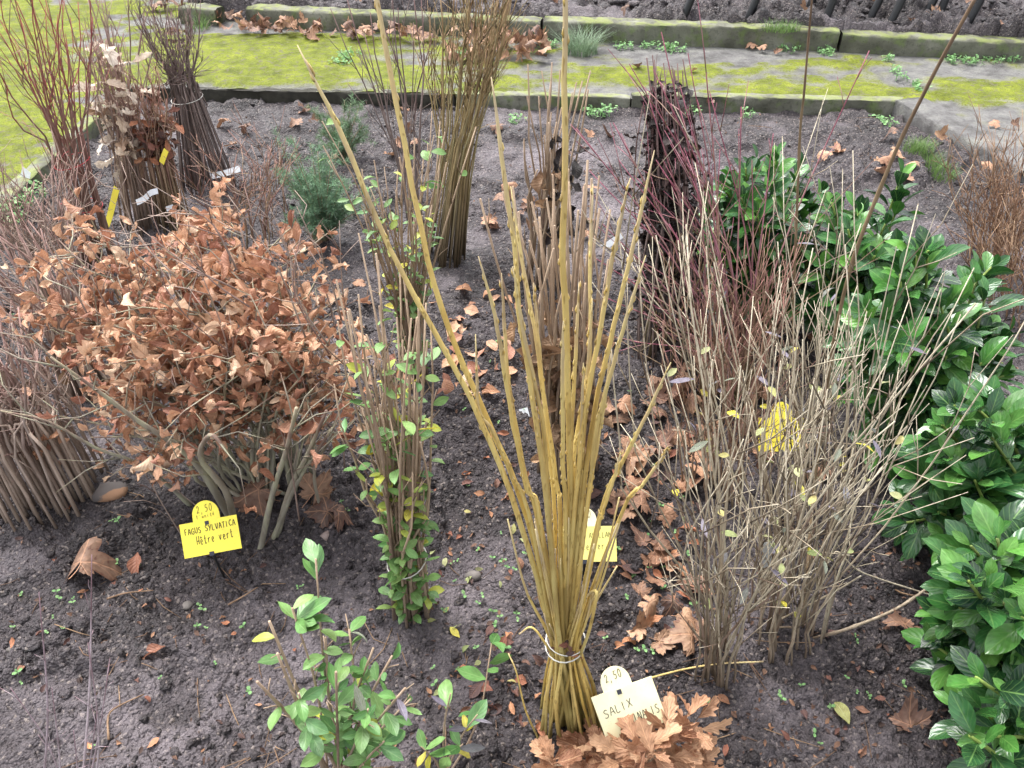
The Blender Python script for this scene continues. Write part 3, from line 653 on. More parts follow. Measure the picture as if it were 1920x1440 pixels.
for i, (pp, ln, r0) in enumerate(wst):
    n = len(pp); ang = rnd.uniform(0, 6.28); wr = 0.026 * math.sqrt(rnd.random())
    f = (pp[0][0] - 1060) / 110.0
    q = Vector((max(-1, min(1, f)) * 0.024, math.sin(ang) * wr, 0))
    waist = Vector((AT(1060, 1205, WY).x, WY, wz)) + q
    bx = -f * 0.04 + rnd.gauss(0, 0.034); base = Vector((wb.x + bx, WY + rnd.gauss(0, 0.022) - 0.01, 0)); base.z = hz(base.x, base.y) - 0.03
    pts = [base, waist]
    for k, (x, y) in enumerate(pp): pts.append(AT(x, y, WY + q.y + (ln - 0.02) * ((960 - y) / 900.0 + 0.18)))
    sm = spline(pts, 30); sm = [p + rvec(0.0004) if 4 < j else p for j, p in enumerate(sm)]
    T = Tubes(); r1 = 0.0030
    T.tube(sm, lambda v, r0=r0, i=i: (r0 * 0.33 * (1 - v) ** 0.55 + 0.0014) * (1 + 0.05 * max(0, math.sin(v * 70 + i)) ** 4) * (1 if v < .9 else 1 - (v - .9) * 6), 8)
    for b in range(16):                    # buds pressed to the whip
        k = rnd.uniform(0.3, 0.99); p, d = on_stem(sm, k); o = rvec(); o = (o - d * o.dot(d)).normalized(); rr = r0 * .33 * (1 - k) ** 0.55 + 0.0013
        T.tube([p + o * rr * 0.7, p + o * rr * 1.35 + d * 0.004, p + o * rr * 1.2 + d * 0.010], [0.0010, 0.0012, 0.0003], 4)
    T.obj('whip', M['willow'], W)
for i in range(32):                        # shorter butts and side shoots in the foot of the bundle
    p = disc(); a0 = wb + Vector((p.x * 0.078 + rnd.gauss(0, .008), p.y * 0.055 + rnd.gauss(0, .008), 0)); a0.z = hz(a0.x, a0.y) - 0.03
    a1 = Vector((AT(1060, 1205, WY).x, WY, wz)) + Vector((p.x * 0.027, p.y * 0.026, 0)); hh = rnd.uniform(.08, .36); tp = a1 + Vector((p.x * .26 * hh + rnd.gauss(0, .03 * hh), rnd.gauss(.03, .05) * hh, hh))
    T = Tubes(); T.tube(spline([a0, a0.lerp(a1, .5) + Vector((p.x * 0.006 + rnd.gauss(0, .006), rnd.gauss(0, .006), 0)), a1, a1.lerp(tp, .5) + rvec(.004), tp], 16), bumpy(rnd.uniform(.0024, .0052), .0011, 3, .1, i), 7); T.obj('whip', M['willow'], W)
wc = Vector((AT(1060, 1205, WY).x, WY, wz))
ring_tie(W, wc, 0.034, M['tie'], 0.0013, 0.25); ring_tie(W, wc + Vector((0, 0, 0.012)), 0.033, M['tie'], 0.001, -0.1)
for i in range(9):                         # shredded bark caught in the tie
    a = rnd.uniform(3.4, 6.0); p = wc + Vector((math.cos(a) * 0.035, math.sin(a) * 0.034, rnd.uniform(-.01, .05)))
    put('bark_shred', LV['litter'][i % 8], orient(p, rvec(), None, 0.4), W)
def whip(pts, r0, r1): T = Tubes(); T.tube(spline(pts, 22), lambda v: r0 + (r1 - r0) * v, 6); return T.obj('side_shoot', M['willow'], W)
whip([wc + Vector((0.02, -0.02, -.03)), AT(1104, 1185, WY - .03), AT(1118, 1120, WY - .04), AT(1113, 1108, WY - .03), AT(1092, 1125, WY - .01)], .0028, .0020)
whip([wc + Vector((-0.02, -0.02, -.01)), AT(1000, 1178, WY), AT(973, 1189, WY)], .0022, .0014)
gp = ground(1138, 1345); whip([gp + Vector((0, 0, .01)), ground(1180, 1305) + Vector((0, 0, .03)), ground(1260, 1268) + Vector((0, 0, .045)), ground(1340, 1258) + Vector((0, 0, .04)), ground(1425, 1256) + Vector((0, 0, .03))], .0026, .0017)
gp = ground(1010, 1395); whip([ground(1010, 1395) + Vector((0, 0, .01)), AT(985, 1330, WY - .02), AT(968, 1260, WY), AT(953, 1225, WY + .02)], .002, .0012)

# --- 2 privet bundles
def privet(basepx, toppx, n, H, label, nl, lean, tiepx=None, **kw):
    b = ground(*basepx); r = thing('privet_bundle', label, 'plant bundle', b)
    pls = bundle(r, n, H, 0.045, 0.16 * H / 0.7, 0.038, kw.get('top', 0.12), lean, M['brown'], 0.0042, 0.0016, 0.45, kw.get('tw', 3), 0.07, 0.008, flat=0.8)
    it = stem_leaves('privet', pls, nl, kw.get('k0', 0.12), 0.97, 0.75, 0.0, (.5, .95)) + stem_leaves('privetbig', pls, nl // 8, 0.1, 0.9, 0.8, 0, (.5, .9)) + stem_leaves('yellow', pls, kw.get('ny', 14), 0.2, 0.8) + stem_leaves('privet', pls, kw.get('low', 0), .05, .34, .8, 0, (.7, 1.1))
    leaves('leaf', it, r, M['privet'], 300)
    if tiepx: tie_at(r, pls, .15, M['tie'], .0014, .3)
    return r, pls
b = ground(768, 1140); t = top_of(b, 715, 590)
P1, p1s = privet((768, 1140), None, 62, t.z, 'leafy privet bundle with small green and yellow leaves beside the willow whips', 300, Vector((t.x - b.x, 0.06)), True, top=0.14, k0=0.06, ny=26, low=110)
b = ground(775, 690); t = top_of(b, 735, 240)
P2, p2s = privet((775, 690), None, 42, t.z, 'thin privet bundle with few green leaves in front of the olive brown rods', 210, Vector((t.x - b.x, 0.02)), None, top=0.19, ny=12)
b = ground(640, 1470); t = top_of(b, 610, 1110)
P3 = thing('privet_plant', 'cut back privet plant with large glossy leaves and stubby brown stems', 'plant', b)
ps = []
for (x, y, dy, rr) in ((505, 1165, .02, .0042), (482, 1278, -.05, .0045), (548, 1140, .05, .003), (592, 1048, .10, .0028), (520, 1225, -.02, .004), (610, 1195, .06, .004), (700, 1215, .05, .004), (735, 1230, .02, .0035), (760, 1290, -.02, .0035), (655, 1180, .12, .0035), (560, 1300, -.06, .0035), (690, 1330, -.05, .0035), (770, 1310, .05, .003), (630, 1260, -.03, .0035), (720, 1390, -.06, .003)):
    e = AT(x, y, b.y + dy + 0.02); pl = spline([b + Vector((rnd.gauss(0, .015), rnd.gauss(0, .015), -.02)), b.lerp(e, 0.5) + Vector((0, 0, 0.02)) + rvec(.006), e], 9)
    T = Tubes(); T.tube(pl, bumpy(rr * .8, rr * 0.5, 6, 0.3, x), 6)
    for k in range(3):
        p, d = on_stem(pl, rnd.uniform(.4, .95)); o = rvec(); T.tube([p, p + (d + o.normalized() * .8) * 0.012, p + (d + o.normalized()) * 0.022], [.0014, .0012, .0008], 4)
    T.obj('stem', M['brown'], P3); ps.append(pl)
it = stem_leaves('privetbig', ps[5:], 110, 0.25, 1.0, 0.75, 0.0, (0.4, .85)) + stem_leaves('privetbig', ps[2:4], 9, 0.85, 1.0, 0.7) + stem_leaves('privet', ps, 40, 0.3, 1.0) + stem_leaves('slate', ps[6:], 3, .8, 1)
leaves('leaf', it, P3, M['privetbig'])
b = ground(830, 1460); P4 = thing('privet_sprig', 'sparse privet sprig with yellowing leaves beside the cut back privet', 'plant', b)
ps = []
for (x, y, dy) in ((895, 1340, .03), (845, 1300, .02), (790, 1400, .0), (868, 1395, .02), (922, 1205, .16)):
    e = AT(x, y, b.y + dy); pl = spline([b + Vector((0, 0, -.02)), b.lerp(e, .5) + rvec(.01), e], 7); T = Tubes(); T.tube(pl, bumpy(.0026, .0012, 6, .3, x), 5); T.obj('stem', M['brown'], P4); ps.append(pl)
leaves('leaf', stem_leaves('privetbig', ps, 14, .5, 1.0) + stem_leaves('yellow', ps, 5, .6, 1.0) + stem_leaves('slate', ps, 4, .6, 1), P4, M['privetbig'])

# --- 3 olive brown rods
b = ground(830, 480); t = top_of(b, 905, -60)
S1 = thing('willow_rod_bundle', 'tall leaning bundle of olive brown rods reaching the mossy path', 'plant bundle', b)
bundle(S1, 58, t.z, 0.080, 0.35, 0.060, 0.15, Vector((t.x - b.x, 0.1)), M['olive'], 0.0038, 0.0013, 0.4, 3, 0.2, 0.006, twist=0.3, tw_from=.6)
b = ground(775, 420); t = top_of(b, 690, -60)
S2 = thing('bare_rod_clump', 'few dark bare rods standing apart behind the thin privet bundle', 'plant', b)
bundle(S2, 12, t.z, 0.05, 0.2, 0.05, 0.26, Vector((t.x - b.x, 0.1)), M['darkgrey'], 0.0045, 0.0018, 0.3, 3, 0.2, 0.012, tw_from=.35)

# --- 4 hazel bundles with curled leaves
def hazel(basepx, toppx, n, label, key, nl, k0, k1, mat, **kw):
    b = ground(*basepx); t = top_of(b, *toppx); r = thing('hazel_bundle', label, 'plant bundle', b)
    pls = bundle(r, n, t.z, kw.get('br', 0.06), 0.2, kw.get('wr', 0.05), kw.get('top', 0.11), Vector((t.x - b.x, kw.get('ly', 0.03))), M[mat], kw.get('r0', .0055), .0024, .35, kw.get('tw', 1), .06, .007, nodes=9)
    leaves('leaf', stem_leaves(key, pls, nl, k0, k1, 0.7, 0.15, kw.get('sc', (0.6, 1.1))), r, M[key]); return r, pls
hazel((1068, 875), (1050, 375), 44, 'hazel bundle with curled brown leaves standing behind the yellow willow whips', 'curled', 190, 0.12, 0.66, 'brown', top=0.15, br=.08, wr=.07, sc=(.4, .8))
hazel((1020, 530), (1035, 150), 30, 'hazel bundle with dark shrivelled leaves nearer the path kerb', 'curled', 10, 0.2, 0.7, 'brown', top=0.13, br=.07)
b = C.objects[-1]
hb2 = [o for o in C.objects if o.name == 'hazel_bundle.001'][0]
for i in range(26):
    p = AT(u_(1040, 1080), u_(235, 470), hb2.location.y - u_(0, .06)); put('dark_leaf', rnd.choice(LV['black']), orient(p, rvec() + Vector((0, 0, -.8)), None, u_(1.2, 2.0)), hb2)

# --- 5 bundle with blackened leaves, and the purple dogwood
b = ground(1262, 640); t = top_of(b, 1243, 150)
D1 = thing('withered_bundle', 'dark bundle of twigs wrapped in blackened withered leaves', 'plant bundle', b)
pls = bundle(D1, 46, t.z, 0.12, 0.25, 0.10, 0.06, Vector((t.x - b.x, 0.05)), M['darkgrey'], .004, .0015, .25, 3, .09, .006, twist=.2)
leaves('leaf', stem_leaves('black', pls, 1300, .14, .97, .8, .5, (.5, 1.0)), D1, M['black'])
T = Tubes()
pls2 = bundle(D1, 26, t.z * .5, 0.12, 0.2, 0.10, 0.12, Vector((0, 0)), M['olive'], .003, .0012, .3, 1, .06, .006)
b = ground(1372, 745); D2 = thing('dogwood_bundle', 'loose spray of thin purple red dogwood twigs against the blackened bundle', 'plant bundle', b)
for (x, y, dy) in [(1080, 240, .1), (1105, 320, .2), (1150, 230, .1), (1180, 120, .2), (1240, 60, .15), (1215, 180, .1), (1290, 100, .25), (1330, 170, .2), (1270, 260, .1), (1190, 330, .05), (1130, 420, .1), (1110, 480, 0), (1170, 470, .1), (1205, 560, .05), (1390, 200, .2), (1350, 280, .1), (1410, 300, .15), (1230, 300, .12), (1160, 300, .2), (1300, 340, .05), (1255, 420, .0), (1140, 560, -.05), (1185, 640, .0), (1450, 250, .2), (1320, 90, .1), (1200, 260, .3), (1630, 95, .12), (1290, 200, .3), (1225, 130, .1), (1275, 160, .2)]:
    e = AT(x, y, b.y + dy); s0 = b + disc() * .09; s0.z = hz(s0.x, s0.y) - .02; m = s0.lerp(e, .5) + Vector((-(e.x - s0.x) * .12, 0, .06)) + rvec(.012)
    pl = spline([s0, m, e], 10); T = Tubes(); T.tube(pl, bumpy(.0032, .0011, 7, .2, x), 5)
    for k in range(5):
        p, d = on_stem(pl, u_(.3, .95)); o = rvec().normalized(); l = u_(.04, .18); dd = (d + o * .6).normalized(); T.tube([p, p + dd * l * .5 + rvec(.003), p + dd * l], [.0015, .0012, .0007], 3)
    T.obj('stem', M['purple'], D2)
pls = bundle(D2, 34, .55, .10, .15, .09, .17, Vector((-.02, 0)), M['rosy'], .003, .001, .4, 3, .12, .01)

# --- 6 beige brushwood bundles
def brush(basepx, toppx, n, label, mat, top, **kw):
    b = ground(*basepx); t = top_of(b, *toppx); r = thing('brushwood_bundle', label, 'plant bundle', b)
    H = t.z
    pls = bundle(r, n, H, kw.get('br', .085), .14, kw.get('wr', .075), top, Vector((t.x - b.x, kw.get('ly', .04))), M[mat], kw.get('r0', .0030), .0009, .45, kw.get('tw', 4), kw.get('twl', .22), .012, 10, nodes=9, tw_from=.25, twr=.0010)
    nl = kw.get('nl', 30)
    it = stem_leaves('slate', pls, nl // 2, .5, 1.0, .8, .2, (.5, .95)) + stem_leaves('palegreen', pls, nl // 2, .2, .9, .8, .1, (.5, .95)) + stem_leaves('yellow', pls, nl // 6, .3, .9, .8, 0, (.5, .9))
    leaves('leaf', it, r, M['palegreen']); return r, pls
BA, bap = brush((1345, 1245), (1380, 560), 28, 'beige brushwood bundle with bare upright twigs beside the willow whips', 'beige', .26, nl=16, br=.05, wr=.055, ly=.06)
BB, bbp = brush((1465, 1180), (1600, 470), 44, 'wide beige brushwood bundle fanning out in front of the laurels', 'beige', .30, nl=40, br=.09, wr=.09, ly=.10)
BC, bcp = brush((1520, 960), (1560, 400), 18, 'beige brushwood bundle with slate purple leaves behind a yellow price sign', 'beige', .24, nl=26, br=.10, wr=.09, ly=.05)
BD, bdp = brush((1345, 900), (1350, 430), 26, 'rosy brown brushwood bundle leaning near the purple dogwood spray', 'rosy', .2, nl=12, br=.08, wr=.08, ly=.05)
# long single shoots of those bundles
def shoot(root, mat, pix, r0, r1, nodes=8, amp=.35):
    T = Tubes(); T.tube(spline(pix, 36), bumpy(r0, r1, nodes, amp, 1), 6); T.obj('long_shoot', mat, root)
b = BC.location
M['longshoot'] = stem_mat('long_shoot_bark', [(122, 104, 80), (134, 114, 88)], .75, tip=(112, 92, 74))
shoot(BB, M['longshoot'], [BB.location + Vector((.05, 0, -.02)), AT(1530, 880, 1.16), AT(1580, 560, 1.22), AT(1660, 330, 1.24), AT(1740, 160, 1.24), AT(1835, -15, 1.22)], .0040, .0026, 9)
shoot(BC, M['longshoot'], [b + Vector((0, 0, -.02)), AT(1488, 700, 1.5), AT(1498, 300, 1.55), AT(1508, 170, 1.55), AT(1524, -20, 1.55)], .0034, .0018, 8)
shoot(BB, M['beige'], [BB.location + Vector((.06, -.02, -.01)), ground(1590, 1195) + Vector((0, 0, .03)), AT(1700, 1130, .98), AT(1840, 1025, 1.0), AT(1925, 975, 1.02)], .0038, .0022, 8)
shoot(BB, M['beige'], [BB.location + Vector((.05, -.03, .02)), AT(1560, 1040, 1.0), AT(1620, 1075, .98), AT(1768, 1123, 1.0)], .0022, .0014, 5)
shoot(BB, M['beige'], [BB.location + Vector((.0, -.03, .05)), AT(1450, 1170, .93), AT(1560, 1112, .93), AT(1614, 1080, .92)], .0022, .0016, 5)

# --- 7 cherry laurels
def laurel(basepx, label, shoots, dens, old=.35, sc=1.0):
    b = ground(*basepx); r = thing('laurel_bush', label, 'shrub', b, None); it = []; ito = []
    for (x, y, dy) in shoots + [(x + u_(-42, 42), y + u_(-5, 60), dy + u_(-.08, .08)) for x, y, dy in shoots]:
        e = AT(x, y, b.y + dy); s0 = b + disc() * .09; s0.z = hz(s0.x, s0.y) - .02
        pl = spline([s0, s0.lerp(e, .5) + Vector((0, 0, .05)) + rvec(.015), e], 9); T = Tubes(); T.tube(pl, [.0055 - .0028 * i / 8 for i in range(9)], 6); T.obj('stem', M['laurelbark'], r)
        L = sum((pl[i + 1] - pl[i]).length for i in range(8)); nl = int(L / .018 * dens)
        for k in range(nl):
            f = 1 - (k + .3) / nl * .85; p, d = on_stem(pl, f); phi = k * 2.4 + x
            ax = d.cross(Vector((0, 1, 0))).normalized(); ay = d.cross(ax)
            o = ax * math.cos(phi) + ay * math.sin(phi); op = .35 + .75 * min(1, (1 - f) * 2.6)
            dd = (d * (1.1 - op * .75) + o * op + Vector((0, 0, .12)) + rvec(.16)).normalized()
            isold = rnd.random() < old * (1.6 if f < .55 else .5)
            (ito if isold else it).append((rnd.choice(LV['laurelold' if isold else 'laurel']), orient(p, dd, d + Vector((0, -.15, .5)) + rvec(.15), sc * (u_(.5, .92) if f < .93 else u_(.35, .65)), rnd.gauss(0, .25))))
    leaves('leaf', it, r, M['laurel'], 220); leaves('leaf', ito, r, M['laurelold'], 80, 'dark_foliage'); return r
laurel((1430, 600), 'dark green laurel bush beside the blackened bundle', [(1365, 330, .05), (1420, 300, .1), (1455, 290, .0), (1500, 310, .08), (1400, 400, -.1), (1345, 390, 0), (1470, 380, -.1), (1540, 360, .05), (1360, 470, -.05), (1440, 460, -.12), (1520, 440, -.08), (1330, 430, .05), (1400, 540, -.1), (1380, 350, -.05), (1440, 340, -.1), (1480, 480, -.12), (1350, 540, -.05), (1460, 560, -.1), (1320, 380, 0)], 1.15, .4, 1.0)
laurel((1600, 640), 'laurel bush with an upright bright shoot beside the dry reddish brushwood', [(1560, 380, .05), (1610, 400, 0), (1690, 330, .12), (1660, 420, .0), (1600, 480, -.1), (1540, 500, -.08), (1680, 500, -.06), (1720, 470, .02), (1640, 560, -.12), (1560, 580, -.1), (1590, 430, -.06), (1520, 570, -.1), (1640, 480, -.1), (1600, 620, -.12)], 1.15, .35, 1.1)
laurel((1720, 800), 'large bright laurel bush in the middle of the laurel row', [(1690, 500, .05), (1740, 470, .0), (1800, 560, .05), (1830, 530, .1), (1700, 620, -.08), (1780, 660, -.08), (1850, 620, .02), (1640, 640, -.05), (1740, 740, -.12), (1660, 740, -.1), (1820, 740, -.06), (1880, 680, .05), (1860, 500, .2), (1620, 580, -.05), (1590, 680, -.08), (1760, 560, -.05), (1640, 820, -.14), (1700, 850, -.14), (1840, 680, -.08)], 1.15, .3, 1.15)
laurel((1860, 1010), 'laurel bush with pale leaf undersides behind the big leaved laurel', [(1790, 760, .0), (1850, 740, .05), (1900, 800, .05), (1780, 860, -.06), (1840, 900, -.1), (1910, 900, -.04), (1940, 760, .1), (1760, 960, -.1), (1970, 850, .0), (1880, 980, -.1), (1810, 990, -.12), (1720, 900, -.05), (1740, 820, 0), (1860, 820, -.05), (1700, 980, -.08)], 1.15, .35, 1.15)
laurel((1890, 1290), 'large leaved glossy laurel bush at the near end of the laurel row', [(1790, 1060, .04), (1800, 1140, -.02), (1870, 1010, .05), (1930, 1060, .02), (1880, 1130, -.05), (1840, 1210, -.06), (1920, 1220, -.08), (1970, 1130, 0), (1860, 1000, .1), (1960, 1010, .06), (1790, 1240, -.03), (1760, 1150, 0), (1840, 1080, -.03)], 1.05, .5, 1.1)
laurel((1920, 1480), 'low laurel shoot with broad leaves below the large leaved laurel', [(1830, 1270, .03), (1890, 1300, .02), (1860, 1380, -.03), (1930, 1350, 0), (1990, 1300, .05), (1840, 1330, .02)], .75, .45, 1.0)

# --- 8 the beech with brown leaves
b = ground(520, 935)
BE = thing('beech_bundle', 'bushy bundle of young beeches full of dry copper brown leaves', 'plant bundle', b)
tips = [(110, 450, .35), (160, 420, .4), (210, 520, .2), (130, 540, .2), (260, 440, .35), (330, 400, .35), (400, 400, .4), (300, 500, .2), (370, 470, .25), (450, 420, .3), (500, 450, .3), (540, 480, .25), (560, 540, .15), (430, 520, .15), (490, 560, .1), (360, 560, .1), (270, 580, .1), (190, 610, .1), (120, 620, .1), (230, 680, 0), (310, 650, 0), (390, 640, -.02), (460, 640, -.02), (540, 620, 0), (590, 640, .05), (570, 700, -.05), (500, 720, -.08), (420, 720, -.08), (340, 730, -.08), (260, 750, -.06), (190, 740, 0), (130, 700, .05), (600, 720, 0), (540, 760, -.06), (350, 780, -.08), (270, 800, -.06), (590, 590, .1), (520, 520, .2), (240, 620, .05), (110, 780, .05), (170, 820, .0), (610, 650, .02), (620, 760, 0), (90, 560, .25), (230, 560, .2), (290, 460, .3), (180, 480, .3), (420, 460, .3), (340, 520, .2), (480, 500, .25), (150, 580, .2), (320, 600, .1), (450, 580, .1), (530, 570, .12), (400, 580, .1)]
its = []
roots = [ground(x, y) for x, y in ((455, 905), (470, 930), (500, 945), (540, 905), (580, 900), (430, 890), (520, 880), (550, 930))]
for i, (x, y, dy) in enumerate(tips):
    e = AT(x, y, b.y + dy); s0 = rnd.choice(roots) + rvec(.01); s0.z = hz(s0.x, s0.y) - .03; d0 = (e - s0)
    pl = spline([s0, s0 + Vector((d0.x * .25, d0.y * .3, d0.z * .38)) + rvec(.02), s0 + Vector((d0.x * .62, d0.y * .6, d0.z * .72)) + rvec(.02), e], 12)
    T = Tubes(); r0 = u_(.0032, .0065); T.tube(pl, bumpy(r0, .0014, 6, .12, i), 6)
    for k in range(rnd.randint(10, 13) if y < 700 else rnd.randint(4, 6)):
        f = u_(.40, 1.0); p, d = on_stem(pl, f); o = rvec(); o = (o - d * o.dot(d)).normalized(); dd = (d * .6 + o).normalized(); l = u_(.07, .19)
        tw = [p, p + dd * l * .35 + rvec(.006), p + dd * l * .7 + Vector((0, 0, .008)) + rvec(.006), p + dd * l + rvec(.008)]; T.tube(tw, [.0022, .0017, .0013, .0009], 4)
        nrm = (Vector((0, -.5, .8)) + rvec(.35)).normalized(); lat = dd.cross(nrm).normalized()
        for q in range(rnd.randint(4, 6)):
            g = .25 + .75 * q / 5; a, dv = on_stem(tw, min(1, g)); sd = 1 if q % 2 else -1
            dl = (dv * .7 + lat * sd * u_(.5, 1.0) + rvec(.25)).normalized(); its.append((rnd.choice(LV['beech']), orient(a, dl, nrm + rvec(.5), u_(.5, 1.0), rnd.gauss(0, .8))))
    T.obj('branch', M['beechbark'], BE)
for pp, r0, r1 in (([(480, 1022), (510, 930), (535, 850), (556, 765)], .0075, .0035), ([(512, 985), (545, 915), (575, 855), (612, 770)], .0085, .003), ([(500, 990), (560, 900), (625, 800)], .006, .003), ([(440, 1000), (425, 925), (376, 860), (395, 815), (428, 850)], .009, .003),
                   ([(440, 985), (380, 885), (330, 835), (260, 790), (180, 730), (95, 670)], .0095, .002), ([(360, 945), (310, 905), (250, 865), (180, 840), (90, 790), (0, 770)], .006, .0016), ([(600, 950), (590, 880), (640, 800), (700, 740)], .0045, .002)):
    s0 = ground(*pp[0]); s0.z -= .02; pts = [s0] + [AT(x, y, s0.y - .01 - .02 * k) for k, (x, y) in enumerate(pp[1:])]
    pl = spline(pts, 16); T = Tubes(); T.tube(pl, bumpy(r0, r1, 5, .15, r0 * 999), 7)
    for k in range(7):
        p, d = on_stem(pl, u_(.3, 1)); o = rvec().normalized(); l = u_(.05, .18); dd = (d + o * .8).normalized(); m = p + dd * l * .5 + rvec(.01); T.tube([p, m, p + dd * l + rvec(.015)], [.0018, .0014, .0007], 4)
        if rnd.random() < .55: its.append((rnd.choice(LV['beech']), orient(p + dd * l, dd + Vector((0, 0, -.4)), None, u_(.6, 1), rnd.gauss(0, .6))))
    T.obj('branch', M['beechbark'], BE)
for i in range(46):                        # bare twigs among the leaves
    x, y = u_(60, 640), u_(330, 860); e = AT(x, y, b.y + u_(-.14, .3)); s1 = e + Vector((u_(-.02, .16), u_(-.05, .05), -u_(.12, .30))); pl = spline([s1, s1.lerp(e, .5) + rvec(.015), e], 8); T = Tubes(); T.tube(pl, [.0022 - .0014 * k / 7 for k in range(8)], 4)
    for k in range(5):
        p, d = on_stem(pl, u_(.2, 1)); o = rvec().normalized(); l = u_(.03, .11); dd = (d + o * .8).normalized(); T.tube([p, p + dd * l * .5 + rvec(.005), p + dd * l], [.0012, .001, .0006], 3)
    T.obj('twig', M['beechtwig'], BE)
leaves('leaf', its, BE, M['beech'], 300)

# --- 9 bundles of the left edge and the back
def simple(name, label, basepx, toppx, n, mat, r0, r1, br, wz_, wr, top, **kw):
    b = ground(*basepx); t = top_of(b, *toppx); r = thing(name, label, 'plant bundle', b)
    pls = bundle(r, n, t.z, br, wz_, wr, top, Vector((t.x - b.x, kw.get('ly', .03))), M[mat], r0, r1, kw.get('hv', .38), kw.get('tw', 3), kw.get('twl', .13), kw.get('wob', .012), nodes=kw.get('nodes', 7), tw_from=kw.get('tf', .5), twist=kw.get('twist', .5)); return r, pls
r, pls = simple('dogwood_bundle', 'red tipped dogwood bundle tied with red twine at the mossy corner', (175, 505), (55, -60), 34, 'red', .0040, .0012, .09, .42, .055, .22, tw=3, twl=.16, tf=.45)
tie_at(r, pls, .40, M['red_tie'], .0013, .15); tie_at(r, pls, .24, M['red_tie'], .0013, -.15)
r, pls = simple('hornbeam_bundle', 'bundle hung with pale dry oak leaves and a white label', (262, 420), (185, 60), 56, 'grey', .0036, .0014, .08, .28, .06, .08, tw=3, twl=.08)
leaves('leaf', [t for t in stem_leaves('oakpale', pls, 110, .40, 1.0, .8, .2, (.7, 1.15)) if t[1].translation.y < r.location.y + .03][:52], r, M['oakpale']); HB = r
simple('grey_rod_clump', 'thin tall reddish rods rising behind the pale oak leaf bundle', (255, 330), (200, -60), 22, 'grey', .004, .0016, .07, .3, .06, .2, tw=3, twl=.12)
r, pls = simple('hornbeam_bundle', 'bundle of reddish twigs with small rusty leaves and a yellow tag', (325, 425), (255, 130), 46, 'rosy', .0035, .0012, .07, .3, .055, .08, tw=4, twl=.07)
leaves('leaf', stem_leaves('litter', pls, 120, .3, .75, .8, .2, (.8, 1.3)), r, M['litter']); HB2 = r
r, pls = simple('rod_bundle', 'slim dark grey rod bundle tied with pale string near the path kerb', (392, 352), (305, 20), 70, 'darkgrey', .0036, .0011, .125, .40, .05, .12, tw=3, twl=.12, tf=.5, hv=.4); tie_at(r, pls, .36, M['tie'], .0016, .1)
simple('rod_bundle', 'stout brown rod bundle standing beside a round half brown stone', (95, 925), (-75, 640), 84, 'grey', .0045, .0020, .14, .25, .13, .17, tw=2, ly=.03, nodes=5, wob=.012)
r, pls = simple('rod_bundle', 'brown rod bundle bound with bark strips beside the copper beech leaves', (165, 720), (10, 440), 58, 'grey', .0052, .0018, .08, .14, .055, .24, tw=2, ly=.05)
for i in range(16): put('bark_strip', rnd.choice(LV['curled']), orient(r.location + Vector((-.02, 0, .14)) + disc() * .07 + Vector((0, 0, u_(-.03, .03))), rvec(), None, u_(.4, .7)), r)
simple('rod_bundle', 'pale grey twiggy bundle in front of the red tipped dogwood', (120, 570), (10, 330), 46, 'grey', .0040, .0014, .11, .2, .10, .24, tw=5, twl=.14, tf=.3)
simple('twig_clump', 'tangle of thin bare grey twigs rising above the copper beech leaves', (470, 470), (455, 270), 26, 'rosy', .003, .001, .16, .15, .16, .26, tw=5, twl=.13, tf=.25, wob=.014)
simple('brushwood_bundle', 'dry reddish brown brushwood beside the pale path edging', (1868, 500), (1905, 255), 60, 'straw', .0024, .0009, .11, .12, .11, .26, tw=5, twl=.12, tf=.2, wob=.012)
simple('brushwood_bundle', 'low mat of dry brown twigs between the laurels and the reddish brushwood', (1905, 600), (1890, 430), 40, 'straw', .0022, .0009, .12, .08, .12, .24, tw=4, twl=.1, tf=.2, wob=.014)
# thin violet twigs in the foreground
b = ground(95, 1500); VT = thing('birch_twig_clump', 'few thin violet grey twigs rising from the bare trodden soil', 'plant', b)
for (x, y, dy, r0) in ((73, 1110, .06, .0026), (172, 1040, .12, .0030), (165, 1205, .04, .0024), (205, 1245, .04, .0020), (182, 1335, .0, .0017), (97, 1290, .02, .0018), (138, 1370, .0, .0016), (20, 1290, .05, .0016)):
    e = AT(x, y, b.y + dy); s0 = b + Vector((rnd.gauss(0, .03), rnd.gauss(0, .015), -.02)); pl = spline([s0, s0.lerp(e, .5) + rvec(.005), e], 12); T = Tubes(); T.tube(pl, bumpy(r0, .0006, 9, .15, x), 5)
    for k in range(3):
        p, d = on_stem(pl, u_(.3, .9)); o = rvec().normalized(); dd = (d + o * .5).normalized(); T.tube([p, p + dd * .025, p + dd * .05 + rvec(.003)], [.0008, .0007, .0004], 3)
    T.obj('stem', M['violet'], VT)

